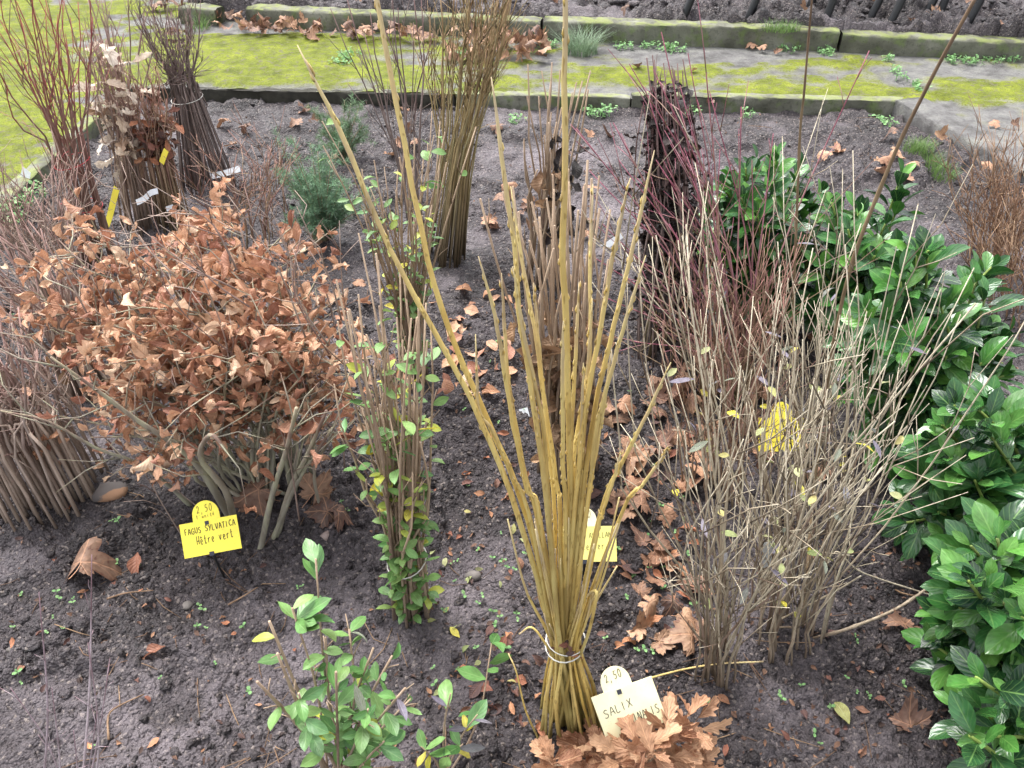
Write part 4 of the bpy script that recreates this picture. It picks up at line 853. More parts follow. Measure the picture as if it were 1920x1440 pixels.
# --- 10 conifers
def conifer(name, label, basepx, toppx, wdt, mat, nl, needle, stems):
    b = ground(*basepx); t = top_of(b, *toppx); r = thing(name, label, 'plant', b); H = t.z; V = []; Fq = []; UV = []
    for s in range(stems):
        a = rnd.uniform(0, 6.28); hk = u_(.3, 1.0); h = H * hk; ro = wdt * u_(.3, .95) * (1.15 - .5 * hk); e = b + Vector((math.cos(a) * ro, math.sin(a) * ro, h)); pl = spline([b + Vector((0, 0, -.02)), b.lerp(e, .4) + Vector((0, 0, .03)), e], 9)
        T = Tubes(); T.tube(pl, [.003 - .002 * i / 8 for i in range(9)], 4); T.obj('stem', M['brown'], r)
        brs = [pl] + [[p_, p_ + (d_ + rvec().normalized() * 1.1).normalized() * u_(.03, .08)] for p_, d_ in [on_stem(pl, u_(.25, .95)) for _ in range(7)]]
        for br in brs:
            m = len(br)
            for k in range(nl // stems // (2 if m > 2 else 8)):
                p, d = on_stem(br, u_(.12, 1)); o = rvec(); o = (o - d * o.dot(d)).normalized(); dd = (d * .6 + o).normalized(); l = needle * u_(.6, 1.2); sd = dd.cross(rvec()).normalized() * .0009; i0 = len(V)
                for q in (p - sd, p + sd, p + dd * l): V.append(tuple(q - b)); UV.append((.5, .5))
                Fq.append((i0, i0 + 1, i0 + 2))
    o = link(bpy.data.objects.new('needles', mesh_np('needles', V, Fq, M[mat], UV, False)), r); o['kind'] = 'stuff'; return r
conifer('conifer_seedling', 'small bushy blue green conifer beside the copper beech leaves', (610, 445), (612, 265), .22, 'needle', 16000, .026, 34)
conifer('conifer_seedling', 'feathery pale green conifer seedling near the path kerb', (645, 300), (650, 195), .17, 'fern', 7000, .026, 14)

# ------------------------------------------------------------------ signs
GL = {  # pen strokes of the handwriting on a unit grid
 'A': [[(0, 0), (.45, 1), (.85, 0)], [(.15, .38), (.72, .38)]], 'C': [[(.8, .85), (.5, 1), (.1, .7), (.08, .3), (.4, 0), (.8, .15)]], 'F': [[(.12, 0), (.12, 1)], [(.0, .98), (.75, 1)], [(.12, .55), (.6, .58)]],
 'G': [[(.8, .85), (.5, 1), (.1, .7), (.08, .3), (.4, 0), (.78, .12), (.78, .45), (.5, .45)]], 'I': [[(.3, 0), (.3, 1)]], 'L': [[(.1, 1), (.1, 0), (.7, .04)]], 'M': [[(0, 0), (.12, 1), (.45, .35), (.8, 1), (.9, 0)]],
 'N': [[(.05, 0), (.1, 1), (.72, .02), (.78, 1)]], 'O': [[(.45, 1), (.08, .7), (.1, .2), (.45, 0), (.82, .3), (.8, .75), (.45, 1)]], 'R': [[(.1, 0), (.1, 1), (.6, .92), (.65, .6), (.1, .5), (.75, 0)]], 'S': [[(.75, .9), (.4, 1), (.1, .8), (.3, .55), (.68, .4), (.65, .1), (.3, 0), (.02, .12)]],
 'T': [[(.42, 0), (.42, 1)], [(0, .98), (.85, 1)]], 'U': [[(.08, 1), (.1, .25), (.4, 0), (.75, .2), (.78, 1)]], 'V': [[(.0, 1), (.4, 0), (.8, 1)]], 'X': [[(0, 0), (.75, 1)], [(.05, 1), (.75, 0)]], 'Y': [[(0, 1), (.38, .5)], [(.8, 1), (.2, 0)]], 'H': [[(.08, 0), (.15, 1)], [(.1, .4), (.45, .35), (.8, .55)], [(.8, 1), (.72, 0)]],
 'e': [[(.05, .3), (.55, .35), (.45, .6), (.15, .55), (.08, .2), (.3, 0), (.65, .1)]], 't': [[(.3, 1.0), (.25, .1), (.45, 0), (.65, .1)], [(.0, .62), (.6, .66)]], 'r': [[(.08, .58), (.15, 0)], [(.14, .35), (.35, .6), (.6, .55)]], 'v': [[(.0, .6), (.25, 0), (.6, .6)]], 'o': [[(.3, .6), (.05, .3), (.3, 0), (.58, .3), (.3, .6)]],
 'i': [[(.15, .58), (.2, .05), (.4, .05)], [(.16, .8), (.18, .86)]], 's': [[(.5, .55), (.2, .6), (.12, .42), (.45, .22), (.35, .02), (.02, .06)]], 'l': [[(.1, .1), (.3, .8), (.22, 1), (.12, .7), (.2, .05), (.4, .05)]], 'u': [[(.05, .6), (.1, .1), (.35, .05), (.5, .55), (.55, .0)]], 'n': [[(.05, .6), (.08, 0)], [(.08, .4), (.35, .6), (.5, .4), (.52, 0)]],
 '2': [[(.08, .75), (.3, 1), (.6, .85), (.5, .5), (.05, .02), (.3, .1), (.7, 0)]], '5': [[(.7, 1), (.25, .95), (.18, .55), (.55, .55), (.62, .2), (.3, 0), (.02, .1)]], '0': [[(.35, 1), (.05, .6), (.15, .1), (.45, 0), (.68, .4), (.6, .9), (.35, 1)]], ',': [[(.2, .1), (.1, -.22)]], "'": [[(.15, 1), (.1, .78)]], '~': [[(0, .2), (.2, .5), (.4, .15), (.6, .5), (.8, .1), (1.0, .4)]], ' ': []}
ACC = {'é': ('e', [(.3, .78), (.5, .95)]), 'ê': ('e', [(.1, .76), (.3, .95), (.52, .76)])}
def handwriting(text, x, y, h, wd, slant, fr, mat, parent, name='lettering', th=.0009, origin=None):
    T = Tubes(); k = wd / max(1, len(text)); o_, ex, ey, ez = fr
    for i, ch in enumerate(text):
        st = GL.get(ch) if ch not in ACC else GL[ACC[ch][0]] + [ACC[ch][1]]
        jit = rnd.gauss(0, .04)
        for s in st or []:
            pts = [(x + k * (i + q[0] * .86), y + (k * (i + q[0])) * slant + (q[1] + jit) * h) for q in s]
            P = [o_ + ex * a + ey * b + ez * .0007 for a, b in pts]; P = spline(P, max(5, 3 * len(P))) if len(P) > 2 else P
            b0 = len(T.V)
            for j, p in enumerate(P):
                tt = (P[min(j + 1, len(P) - 1)] - P[max(j - 1, 0)]).normalized(); n = tt.cross(ez).normalized() * th * .5
                for q in (p - n, p + n): T.V.append(tuple(q)); T.UV.append((0, 0))
            for j in range(len(P) - 1): T.F.append((b0 + 2 * j, b0 + 2 * j + 1, b0 + 2 * j + 3, b0 + 2 * j + 2))
    return T.obj(name, mat, parent, parent.parent.location, False)
def slab(name, outline, fr, z0, z1, mat, parent):
    o_, ex, ey, ez = fr; n = len(outline); V = []
    for z in (z1, z0): V += [tuple(o_ + ex * x + ey * y + ez * z - parent.location) for x, y in outline]
    Fq = [tuple(range(n)), tuple(range(2 * n - 1, n - 1, -1))] + [(i, i + n, (i + 1) % n + n, (i + 1) % n) for i in range(n)]
    return link(bpy.data.objects.new(name, mesh_np(name, V, Fq, mat, None, False)), parent)
def sign(label, stakepx, cpx, dY, w_, h_, roll, tilt, yaw, lines, price, headmat='card', cardmat='card', head=True, hx=0.0, small=None):
    g = ground(*stakepx); g.z -= .0; r = thing('price_sign', label, 'sign', g)
    c = AT(cpx[0], cpx[1], g.y + dY)
    m = Matrix.Rotation(yaw, 3, 'Z') @ Matrix.Rotation(R(90) - tilt, 3, 'X') @ Matrix.Rotation(roll, 3, 'Z')
    ex, ey, ez = m @ Vector((1, 0, 0)), m @ Vector((0, 1, 0)), m @ Vector((0, 0, 1)); fr = (c, ex, ey, ez)
    if head:
        rr = w_ * .235; ho = [(hx - rr, h_ * .22), (hx + rr, h_ * .22)] + [(hx + rr * math.cos(a), h_ * .5 + w_ * .10 + rr * math.sin(a) * 1.05) for a in [math.pi * k / 14 for k in range(15)]]
        hp = slab('price_disc', ho, fr, -.0028, -.0012, M[headmat], r); f2 = (c + ez * -.0012, ex, ey, ez)
        handwriting(price, hx - rr * .62, h_ * .5 + w_ * .13, w_ * .125, rr * 1.25, .10, f2, M['ink_thin'], hp, 'price_lettering', .0012)
        if small: handwriting(small, hx - rr * .7, h_ * .5 + w_ * .04, w_ * .065, rr * 1.4, .08, f2, M['ink_thin'], hp, 'price_lettering', .0008)
    cp = slab('card', [(-w_ / 2, -h_ / 2), (w_ / 2, -h_ / 2), (w_ / 2, h_ / 2), (-w_ / 2, h_ / 2)], fr, -.0008, .0004, M[cardmat], r)
    for (t, x, y, hh, ww, sl, mk, th) in lines: handwriting(t, x * w_ - w_ / 2, y * h_ - h_ / 2, hh * h_, ww * w_, sl, fr, M[mk], cp, 'lettering', th)
    slab('clip', [(hx - .004, h_ * .42 - .004), (hx + .004, h_ * .42 - .004), (hx + .004, h_ * .42 + .004), (hx - .004, h_ * .42 + .004)], fr, .0004, .0022, M['clip'], r)
    slab('clip', [(-.005 + hx, -h_ / 2 - .004), (.005 + hx, -h_ / 2 - .004), (.005 + hx, -h_ / 2 + .005), (-.005 + hx, -h_ / 2 + .005)], fr, -.004, .002, M['clip'], r)
    T = Tubes(); T.tube([c + ex * hx + ey * (h_ * .45) - ez * .004, c + ex * hx - ey * (h_ / 2) - ez * .004, g + Vector((0, 0, -.04))], [.003, .003, .0025], 6); T.obj('stake', M['stake'], r)
    return r
sign('yellow price sign with the beech name written in marker on a black stake', (421, 1080), (395, 1006), .0, .124, .075, R(6), R(42), R(6),
     [('FAGUS SYLVATICA', .07, .66, .17, .90, .03, 'ink', .0016), ('Hêtre vert', .25, .32, .24, .66, .05, 'ink', .0015)], '2,50', small="l'unité", hx=-.003)
sign('yellow hazel price sign standing half hidden behind the willow whips', (1095, 1075), (1104, 1020), .02, .125, .080, R(4), R(42), R(-4),
     [('CORYLUS AVELLANA', .04, .62, .15, .94, .05, 'ink', .0012), ('Noisetier', .18, .30, .20, .62, .05, 'ink', .0012)], '2,50', headmat='card_pale', cardmat='card_overexposed', hx=-.010)
sign('pale yellow price sign behind the brown oak leaves at the willow foot', (1195, 1400), (1180, 1330), -.01, .112, .085, R(20), R(38), R(0),
     [('SALIX', .10, .50, .17, .50, .08, 'ink', .0013), ('VIMINALIS', .30, .18, .18, .66, .08, 'ink', .0013)], '2,50', headmat='card_pale', cardmat='card_pale', hx=-.006)
sign('yellow price sign seen through the beige brushwood stems', (1468, 885), (1465, 815), .0, .118, .085, R(-3), R(40), R(4),
     [('~~~~~', .15, .55, .10, .7, 0, 'ink_thin', .001), ('~~~~~~', .12, .25, .10, .75, 0, 'ink_thin', .001)], '2,50', hx=.0)
# small tags and labels
def tagstrip(label, pix, Y, wd, mat, name='plant_tag', cat='tag', lift=0):
    pts = [AT(x, y, Y + 0.0 * i) for i, (x, y) in enumerate(pix)]; pl = spline(pts, 8); V = []; Fq = []; o_ = pl[0]; vd = Vector((0, -.75, .65)).normalized()
    for s in (0, .0008):
        for i, p in enumerate(pl):
            t = (pl[min(i + 1, 7)] - pl[max(i - 1, 0)]).normalized(); n = t.cross(vd).normalized()
            for q in (-1, 1): V.append(tuple(p + n * q * wd / 2 + vd * s - o_))
    for s in range(2):
        for i in range(7):
            a = s * 16 + 2 * i; f = (a, a + 1, a + 3, a + 2); Fq.append(f if s else tuple(reversed(f)))
    for i in range(7): Fq += [(2 * i, 2 * i + 2, 18 + 2 * i, 16 + 2 * i), (2 * i + 3, 2 * i + 1, 17 + 2 * i, 19 + 2 * i)]
    Fq += [(0, 16, 17, 1), (14, 15, 31, 30)]
    o = link(bpy.data.objects.new(name, mesh_np(name, V, Fq, M[mat], None, False))); o.location = o_; return tag(o, label, cat)
tagstrip('white plastic tag sticking out from the dark grey rod bundle', [(398, 330), (425, 324), (450, 316)], ground(400, 350).y - .06, .026, 'tag')
tagstrip('bent white plastic tag on the pale oak leaf bundle', [(256, 380), (272, 372), (282, 362), (296, 358)], HB.location.y - .09, .022, 'tag')
tagstrip('small white tag at the foot of the rusty leaved bundle', [(312, 392), (325, 388)], HB2.location.y - .06, .02, 'tag')
tagstrip('yellow plastic tag hanging low beside the pale oak leaf bundle', [(219, 352), (212, 380), (206, 405), (199, 425)], HB.location.y - .10, .026, 'card')
tagstrip('curled yellow tag on the rusty leaved bundle', [(303, 306), (307, 294), (312, 281)], HB2.location.y - .08, .022, 'card')
tagstrip('white plastic tag stuck in the moss corner beside the red tipped dogwood', [(50, 318), (46, 340), (40, 362)], G(40, 365).y - .02, .045, 'tag')
tagstrip('long white label lying curved behind the right willow whips', [(1110, 473), (1130, 465), (1150, 452), (1166, 440)], G(1135, 462).y - .015, .024, 'tag')
tagstrip('small square white tag behind the left willow whips', [(972, 777), (991, 772)], G(982, 778).y - .02, .026, 'tag')
tagstrip('upright white label between the beige brushwood stems', [(1440, 1062), (1438, 1040), (1441, 1016)], BB.location.y + .05, .02, 'tag')

# ------------------------------------------------------------------ leaning black posts
pg = 'black posts leaning over the far soil'
for i, (x, y) in enumerate(((1283, 30), (1403, 32), (1515, 17), (1547, 37), (1577, 8), (1630, 32), (1668, 43), (1722, 18), (1734, 27), (1757, 30), (1813, 43))):
    p = G(x, y + 9, .15); p.z = hz(p.x, p.y); th = R((19, 15, 12, 10, 14, 17, 15, 16, 19, 10, 14)[i]); L = 1.25; rr = .024
    o = thing('fence_post', 'slanting black metal post stuck in the soil behind the long stone kerb', 'post', p, pg)
    d = Vector((math.sin(th), .1, math.cos(th))); T = Tubes(); T.tube([p - d * .15, p, p + d * L * .5, p + d * (L - .03)], [rr] * 4, 10); T.obj('shaft', M['iron'], o)
    T = Tubes(); T.tube([p + d * (L - .032), p + d * (L - .01), p + d * L], [rr * 1.12, rr * 1.12, rr * .5], 10); T.obj('cap', M['iron'], o)

# ------------------------------------------------------------------ oak leaves at the foot of the willow
b = ground(1190, 1470); OK = thing('oak_sapling_top', 'cluster of dry brown lobed oak leaves at the foot of the willow whips', 'plant', b)
oi = []; ops = []
for (x, y, dy) in ((1060, 1425, .0), (1110, 1415, .0), (1160, 1425, -.04), (1212, 1418, -.05), (1258, 1378, -.0), (1290, 1355, .03), (1300, 1400, .02), (1240, 1415, -.02), (1135, 1432, -.03), (1260, 1430, -.02), (1040, 1435, -.02), (1190, 1435, -.04), (1310, 1435, -.02)):
    e = AT(x, y, b.y + dy + .03); pl = spline([b + Vector((rnd.gauss(0, .01), 0, -.02)), b.lerp(e, .5) + Vector((0, 0, .03)), e], 7); T = Tubes(); T.tube(pl, [.003 - .0018 * i / 6 for i in range(7)], 5); T.obj('twig', M['brown'], OK)
    for k in range(10):
        a = k * 1.26 + x; d = (Vector((math.cos(a), math.sin(a) * .8, .35)) + rvec(.2)).normalized(); oi.append((rnd.choice(LV['oak']), orient(e + rvec(.008), d, Vector((0, -.5, 1)) + rvec(.35), u_(.36, .64), rnd.gauss(0, .5))))
leaves('leaf', oi, OK, M['oak'])

# ------------------------------------------------------------------ stones
def stone(label, px, py, s, mat='stone', seed=1):
    p = ground(px, py); q = np.random.RandomState(seed).rand(3) * 6
    r = 1 + .12 * np.sin(IV[:, 0] * 2 + q[0]) + .10 * np.sin(IV[:, 1] * 2.6 + q[1]) + .08 * np.sin(IV[:, 2] * 3.4 + q[2])
    o = link(bpy.data.objects.new('stone', mesh_np('stone', IV * r[:, None] * (1 + .07 * np.random.RandomState(seed + 5).randn(len(IV)))[:, None] * s * np.array([1.15, .85, .55]), IF, M[mat]))); o.location = (p.x, p.y, p.z + s * .12); return tag(o, label, 'stone')
sm = NT('half_brown_stone'); gg = sm.coord('Object'); sp = sm.n('ShaderNodeSeparateXYZ'); sm.t.links.new(gg, sp.inputs[0]); nz = sm.noise(30, 4, gg)
mk = sm.maprange(sm.math('ADD', sm.math('MULTIPLY', sm.math('SUBTRACT', sp.outputs[0], sp.outputs[1]), 22), nz), .75, .85)
M['halfstone'] = sm.bsdf(sm.mix(mk, lin((88, 82, 80)), lin((142, 110, 86))), .85, sm.bump(nz, .5, .004), .3)
stone('round stone half grey half brown beside the stout brown rods', 212, 925, .037, 'halfstone', 3)
stone('flat pale stone on the soil right of the small leaved privet', 885, 1080, .017, 'stone', 4)
stone('pale round pebble below the beech price sign', 350, 1133, .011, 'stone', 5)
stone('grey angular pebble beside the thin violet twigs', 28, 1226, .010, 'stone', 6)

# ------------------------------------------------------------------ fallen leaves
def lay(key, px, py, sc, name, label, group, tilt=.35, lift=.004, zbase=None, yaw=None):
    if zbase is None: p = ground(px, py)
    else: p = G(px, py, zbase)
    a = u_(0, 6.28) if yaw is None else yaw; n = (Vector((0, 0, 1)) + Vector((rnd.gauss(0, tilt), rnd.gauss(0, tilt), 0))).normalized(); d = Vector((math.cos(a), math.sin(a), 0)); d = (d - n * d.dot(n)).normalized()
    me = rnd.choice(LV[key]); m = orient(Vector((0, 0, 0)), d, n, sc); zmin = min((m @ v.co).z for v in me.vertices)
    o = put(name, me, Matrix.Translation(Vector((p.x, p.y, p.z + lift - zmin * .75))) @ m); tag(o, label, 'leaf', group); return o
def zone(key, n, x0, y0, x1, y1, sc, name, label, group, **kw):
    for i in range(n): lay(key, u_(x0, x1), u_(y0, y1), u_(*sc), name, label, group, **kw)
o = lay('plane', 172, 1092, 1.15, 'plane_leaf', 'large curled rust brown plane leaf arching over the bare soil', None, .1, yaw=1.6); o.data = plane_leaf('plane_leaf', M['plane'], .150, -.95, 77, -.25); o.location.z += .028
lay('drybeech', 262, 1043, 1.0, 'fallen_leaf', 'light brown leaf on the soil left of the beech price sign', None, .2)
lay('drybeech', 310, 1212, .8, 'fallen_leaf', 'small orange brown leaf alone on the trodden soil', None, .2)
lay('plane', 1685, 1190, .75, 'plane_leaf', 'dark purplish lobed leaf between the brushwood and the laurels', None, .15)
lay('plane', 1705, 1365, .8, 'plane_leaf', 'wet dark brown leaf pressed into soil below the laurels', None, .1)
lay('litter', 1570, 1190, .85, 'fallen_leaf', 'pale tan oval leaf beside the brushwood foot', None, .1)
lay('palegreen', 1588, 1365, 1.5, 'fallen_leaf', 'pale green leaf lying alone on the soil below the brushwood', None, .1)
lay('yellow', 862, 1198, .8, 'fallen_leaf', 'lime yellow leaf lying on soil left of the willow foot', None, .15)
zone('plane', 5, 470, 930, 640, 985, (.95, 1.25), 'plane_leaf', 'broad tan plane leaf lying under the beech branches', 'plane leaves under the beech')
zone('plane', 44, 1140, 690, 1320, 1000, (.45, .95), 'plane_leaf', 'brown plane leaf littering the soil right of the willow whips', 'plane leaves right of the willow')
zone('plane', 18, 1190, 990, 1330, 1230, (.45, .85), 'plane_leaf', 'brown plane leaf lying between the willow foot and the brushwood', 'plane leaves by the brushwood foot')
zone('litter', 48, 1120, 780, 1330, 1240, (.5, 1.1), 'fallen_leaf', 'small dry leaf scrap between the willow foot and the brushwood', 'small dry leaves by the brushwood foot')
zone('drybeech', 34, 830, 550, 970, 760, (.7, 1.1), 'fallen_leaf', 'orange brown dry leaf on the soil between privet and willow', 'dry leaves between privet and willow')
zone('litter', 24, 800, 780, 990, 1120, (.35, .8), 'fallen_leaf', 'small fallen leaf on the dark soil left of the willow whips', 'small leaves left of the willow')
zone('litter', 28, 860, 1180, 1020, 1400, (.4, .9), 'fallen_leaf', 'small withered leaf on the soil at the left side of the willow foot', 'small leaves at the willow foot')
zone('palegreen', 16, 790, 930, 980, 1330, (.45, .8), 'fallen_leaf', 'small pale green fallen leaf on the soil near the privet', 'pale green fallen leaves')
zone('litter', 26, 20, 960, 560, 1420, (.3, .6), 'fallen_leaf', 'small dry leaf scrap on the bare trodden soil', 'small leaf scraps on trodden soil')
zone('litter', 16, 1330, 1250, 1720, 1430, (.3, .65), 'fallen_leaf', 'small dry leaf scrap on the near soil below the brushwood', 'small leaf scraps below the brushwood')
zone('plane', 16, 880, 215, 1170, 450, (.6, 1.0), 'plane_leaf', 'brown plane leaf on the soil beside the hazel near the path', 'plane leaves beside the far hazel')
zone('plane', 12, 1540, 240, 1720, 330, (.6, .95), 'plane_leaf', 'brown plane leaf on the soil at the right corner of the bed', 'plane leaves at the bed corner')
zone('plane', 14, 350, 190, 800, 300, (.5, .9), 'plane_leaf', 'brown plane leaf on the soil at the back edge of the bed', 'plane leaves along the bed edge')
zone('plane', 10, 560, 430, 680, 720, (.5, .95), 'plane_leaf', 'brown plane leaf on the soil between the beech and the privet', 'plane leaves between beech and privet')
zone('plane', 16, 1360, 620, 1560, 900, (.5, .8), 'plane_leaf', 'brown plane leaf on the soil under the brushwood stems', 'plane leaves under the brushwood')
def pile(n, pts, spread, sc):
    for i in range(n):
        a, b_ = rnd.choice(pts); lay('plane', a + rnd.gauss(0, spread), b_ + rnd.gauss(0, spread * .2), u_(*sc), 'plane_leaf', 'crisp brown plane leaf in the drift along the long stone kerb', 'plane leaves drifted along the kerb', .45, u_(.005, .06), PATH_Z + .01)
pile(58, [(x, 62 + (x - 440) * .047) for x in range(440, 830, 30)], 14, (.7, 1.1))
pile(62, [(x, y) for x in range(860, 1030, 22) for y in (86, 98, 112)], 13, (.75, 1.2))
pile(18, [(425, 45), (440, 52), (330, 75), (345, 100), (300, 22), (320, 20)], 10, (.6, 1.0))
for x, y in ((1410, 90), (1430, 96), (1455, 100), (1860, 235), (1900, 238), (1300, 135), (1190, 128), (830, 185), (1330, 195), (1850, 320), (1760, 262), (1775, 268)):
    lay('plane', x, y, u_(.5, .8), 'plane_leaf', 'single brown plane leaf lying on the mossy path', 'single leaves on the mossy path', .3, .004, PATH_Z + .012)
for i in range(70):
    x, y = u_(420, 1900), u_(-10, 60); p = G(x, y, PATH_Z + KERB_H)
    if p.y < far_front(p.x) + .2: continue
    lay('plane', x, y, u_(.5, .95), 'plane_leaf', 'brown plane leaf on the dug soil behind the long stone kerb', 'plane leaves behind the kerb', .4, .01, PATH_Z + KERB_H + .01)

# twigs and crumbs of plants too many to count
T = Tubes()
for i in range(420):
    y = math.exp(rnd.uniform(math.log(1.05), math.log(4.4))) - .5; x = rnd.uniform(-.75, .75) * (y + .5)
    if not (BED_L < x < bed_right(y) and y < bed_back(x) - .05): continue
    a = u_(0, 6.28); l = u_(.012, .06); dv = Vector((math.cos(a), math.sin(a), 0)) * l
    pts = [Vector((x, y, 0)) - dv, Vector((x, y, 0)) + rvec(l * .12), Vector((x, y, 0)) + dv]
    for p in pts: p.z = hz(p.x, p.y) + .003
    T.tube(pts, [.0009, .0011, .0006], 4)
o = T.obj('twig_litter', M['twig']); o['kind'] = 'stuff'; tag(o, 'short broken twigs and roots strewn over the soil', 'twigs')
for pp, lb in (([(205, 1130), (240, 1118), (290, 1112)], 'thin pale root lying below the large curled leaf'), ([(206, 1390), (205, 1345), (225, 1325), (270, 1303)], 'bent brown root on the trodden soil by the violet twigs'), ([(430, 1138), (465, 1125), (485, 1107)], 'short brown stick on the soil below the beech price sign'), ([(605, 1005), (640, 965), (668, 935)], 'dark rotten stick lying under the beech branches'), ([(1645, 1075), (1690, 1110), (1735, 1125), (1758, 1155)], 'thin pale stick lying between brushwood and laurels')):
    pts = [ground(*p) + Vector((0, 0, .006)) for p in pp]; T = Tubes(); rr = .010 if 'rotten' in lb else .0024; T.tube(spline(pts, 10), bumpy(rr, rr * .5, 3, .2, 1), 6); o = T.obj('stick', M['darkgrey'] if 'rotten' in lb else M['twig'], None, pts[0]); o.location = pts[0]; tag(o, lb, 'stick')

its = []
while len(its) < 2600:
    y = math.exp(rnd.uniform(math.log(1.05), math.log(4.4))) - .5; x = rnd.uniform(-.75, .75) * (y + .5)
    if not (BED_L < x < bed_right(y) and y < bed_back(x) - .05): continue
    dn = .25 + .9 * math.exp(-((x - .28 - .1 * y) / .38) ** 2) + .5 * float(vnoise(np.array([x * 3]), np.array([y * 3]), 5)[0])
    if x < -.3 and y < 1.15: dn *= .35
    if rnd.random() > dn: continue
    a = u_(0, 6.28); its.append((rnd.choice(LV['litter']), orient(Vector((x, y, hz(x, y) + .004)), Vector((math.cos(a), math.sin(a), rnd.gauss(0, .25))), Vector((rnd.gauss(0, .4), rnd.gauss(0, .4), 1)), u_(.12, .42))))
M['crumb'] = leaf_mat('leaf_crumb', [(116, 88, 74), (84, 66, 60), (146, 112, 92), (68, 56, 54), (100, 78, 68), (168, 128, 100)], .7, transl=.1)
o = joined('leaf_litter', its, None, M['crumb']); tag(o, 'small broken brown leaf crumbs strewn over the soil', 'leaf litter')

# ------------------------------------------------------------------ seedlings, grass and weeds
def seedling_mesh(seed):
    q = random.Random(seed); V = []; Fq = []; UV = []
    def ov(o_, a, l, wd, up):
        b = len(V); V.append(tuple(o_)); UV.append((.5, 0))
        for k in range(8):
            t = 2 * math.pi * k / 8; y = l * .5 * (1 - math.cos(t)); x = wd * .5 * math.sin(t); V.append((o_.x + math.cos(a) * y - math.sin(a) * x, o_.y + math.sin(a) * y + math.cos(a) * x, o_.z + up * y + abs(x) * .2)); UV.append((.5 + .5 * math.sin(t), .5))
        for k in range(1, 8): Fq.append((b, b + k, b + k + 1))
    a = q.uniform(0, 6.28); h = .006; top = Vector((0, 0, h))
    ov(top, a, .010 * q.uniform(.8, 1.2), .0075, .25); ov(top, a + 3.14 + q.uniform(-.4, .4), .010 * q.uniform(.8, 1.2), .0075, .25)
    if seed % 3 == 0: ov(top, a + 1.6, .007, .004, .6)
    b = len(V)
    for z in (-.006, h):
        for k in range(4): V.append((math.cos(k * 1.57) * .0008, math.sin(k * 1.57) * .0008, z)); UV.append((.5, 0))
    for k in range(4): Fq.append((b + k, b + (k + 1) % 4, b + 4 + (k + 1) % 4, b + 4 + k))
    return mesh_np('seedling', V, Fq, M['seedling'], UV)
SE = [seedling_mesh(i) for i in range(7)]
sp_ = [(40, 1114), (108, 1112), (112, 1125), (138, 1132), (139, 1124), (105, 1165), (120, 1180), (90, 1188), (26, 1177), (223, 1060), (262, 1067), (375, 1137), (382, 1145), (372, 1178), (390, 1183), (458, 1178), (560, 1108), (567, 1103), (406, 1248), (215, 988), (225, 985), (30, 1258), (32, 1270), (173, 1400), (943, 1057), (965, 1072), (925, 1150), (970, 1168), (830, 1145), (905, 1120), (940, 1205), (950, 1218), (858, 1253), (815, 1285), (1190, 1068), (1160, 1022), (1135, 1200), (1225, 1220), (1172, 1280), (1318, 1190), (1460, 1305), (1465, 1312), (1315, 1318), (1325, 1318), (1600, 1200), (1605, 1208), (1585, 1275), (1625, 1308), (1628, 1313), (1605, 1300), (1694, 1285), (1692, 1280), (1690, 1010), (1700, 1015), (1525, 1380), (1535, 1400), (1290, 1040), (1240, 950), (870, 760), (935, 790), (1140, 760), (1000, 700), (640, 940), (650, 955), (22, 612), (25, 592), (470, 1300), (300, 1270), (1500, 1290), (1555, 1330)]
for i in range(54): sp_.append((rnd.gauss(910, 50) if i % 2 else rnd.gauss(1230, 50), rnd.gauss(960, 200)))
for i, (x, y) in enumerate(sp_):
    p = ground(x, y); o = put('seedling', SE[i % 7], Matrix.Translation(p + Vector((0, 0, .004))) @ Matrix.Rotation(u_(0, 6.28), 4, 'Z') @ Matrix.Scale(u_(.5, 1.05), 4)); z_ = ('on the bare trodden soil below the beech sign' if x < 600 else 'between the privet and the willow whips' if x < 1020 else 'between the willow whips and the brushwood' if x < 1340 else 'on the soil beside the laurels')
    tag(o, 'tiny light green seedling with paired leaves ' + z_, 'seedling', 'tiny seedlings ' + z_)
def tuft(label, px, py, z, rad, hgt, n, mat='grass', wd=.003, group=None, lo=.5, cat='grass'):
    p = G(px, py, z) if z is not None else ground(px, py); V = []; Fq = []; UV = []
    for i in range(n):
        q = disc() * rad; a = math.atan2(q.y, q.x) + rnd.gauss(0, .8); h = hgt * u_(.5, 1.1); out = h * u_(.1, lo + .4); b = len(V)
        for k in range(4):
            v = k / 3; c = Vector((q.x + math.cos(a) * out * v * v, q.y + math.sin(a) * out * v * v, h * v * (1 - .25 * v * lo))); s = Vector((-math.sin(a), math.cos(a), 0)) * wd * .5 * (1 - v * .85)
            V += [tuple(c - s), tuple(c + s)]; UV += [(0, v), (1, v)]
        for k in range(3): Fq.append((b + 2 * k, b + 2 * k + 1, b + 2 * k + 3, b + 2 * k + 2))
    o = link(bpy.data.objects.new('grass_tuft' if cat == 'grass' else 'weed', mesh_np('grass_tuft', V, Fq, M[mat], UV))); o.location = p; return tag(o, label, cat, group)
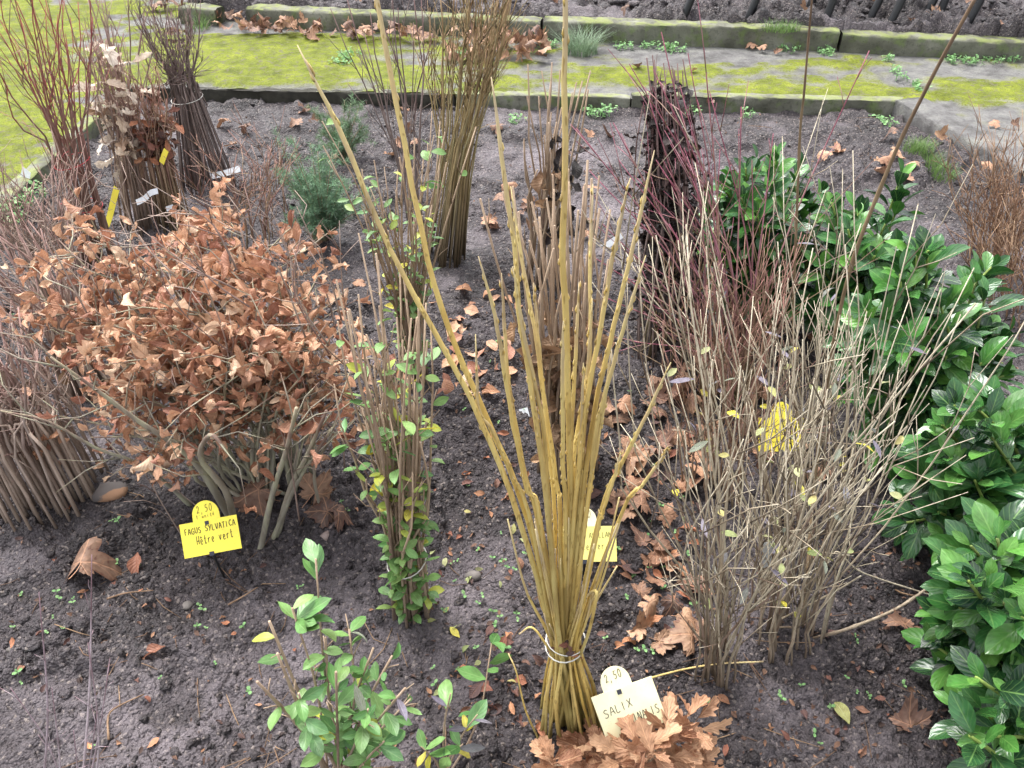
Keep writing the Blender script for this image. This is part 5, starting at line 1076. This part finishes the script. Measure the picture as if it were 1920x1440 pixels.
M['bluegrass'] = leaf_mat('grey_green_grass', [(134, 160, 128), (120, 148, 112), (150, 172, 142)], .5, transl=.2)
tuft('round grey green grass tuft in front of the long stone kerb', 1088, 100, PATH_Z, .10, .15, 420, 'bluegrass', .004, None, .8)
tuft('green grass tuft at the end of the short kerb block', 375, 55, PATH_Z, .07, .08, 160)
for x, y in ((1466, 58), (1480, 56), (1445, 57)): tuft('bright grass growing on the soil above the long stone kerb', x, y, PATH_Z + KERB_H, .06, .06, 110, group='grass above the kerb')
for x, y in ((1725, 292), (1742, 302), (1758, 312), (1772, 322), (1712, 283)): tuft('fresh green grass along the pale path edging', x, y, None, .05, .06, 130, group='grass along the path edging')
def weed(label, px, py, z, rad, n, group=None):
    p = G(px, py, z) if z is not None else ground(px, py); its = []
    for i in range(n):
        q = disc() * rad; its.append((rnd.choice(SE), Matrix.Translation(p + q + Vector((0, 0, u_(0, .03)))) @ Matrix.Rotation(u_(0, 6.28), 4, 'Z') @ Matrix.Rotation(rnd.gauss(0, .4), 4, 'X') @ Matrix.Scale(u_(1.0, 2.0), 4)))
    o = joined('weed', its, None, M['seedling']); del o['kind']; me = o.data; me.transform(Matrix.Translation(-p)); o.location = p; return tag(o, label, 'weed', group)
for x, y in ((1170, 92), (1215, 92), (1250, 94), (1268, 97), (1480, 98), (1545, 102), (1790, 118), (1820, 120), (1860, 117), (1890, 116)): weed('low green weed growing along the foot of the long stone kerb', x, y, PATH_Z, .06, 26, 'weeds along the kerb foot')
for x, y in ((1662, 118), (1676, 136), (1690, 150), (1712, 165), (1725, 175)): weed('small weed in the joint of the mossy path slabs', x, y, PATH_Z, .035, 14, 'weeds in the path joint')
for x, y in ((1300, 215), (1105, 215), (1120, 222), (1140, 212), (1400, 220), (1660, 240), (1650, 232), (1290, 200), (880, 215), (970, 225)): weed('small weed on the soil beside the bed kerb', x, y, None, .05, 16, 'weeds beside the bed kerb')
for x, y in ((20, 420), (35, 390), (60, 370), (1025, 90), (640, 120), (655, 108), (880, 108)): weed('green weed patch growing in the moss', x, y, PATH_Z, .07, 34, 'weeds in the moss')
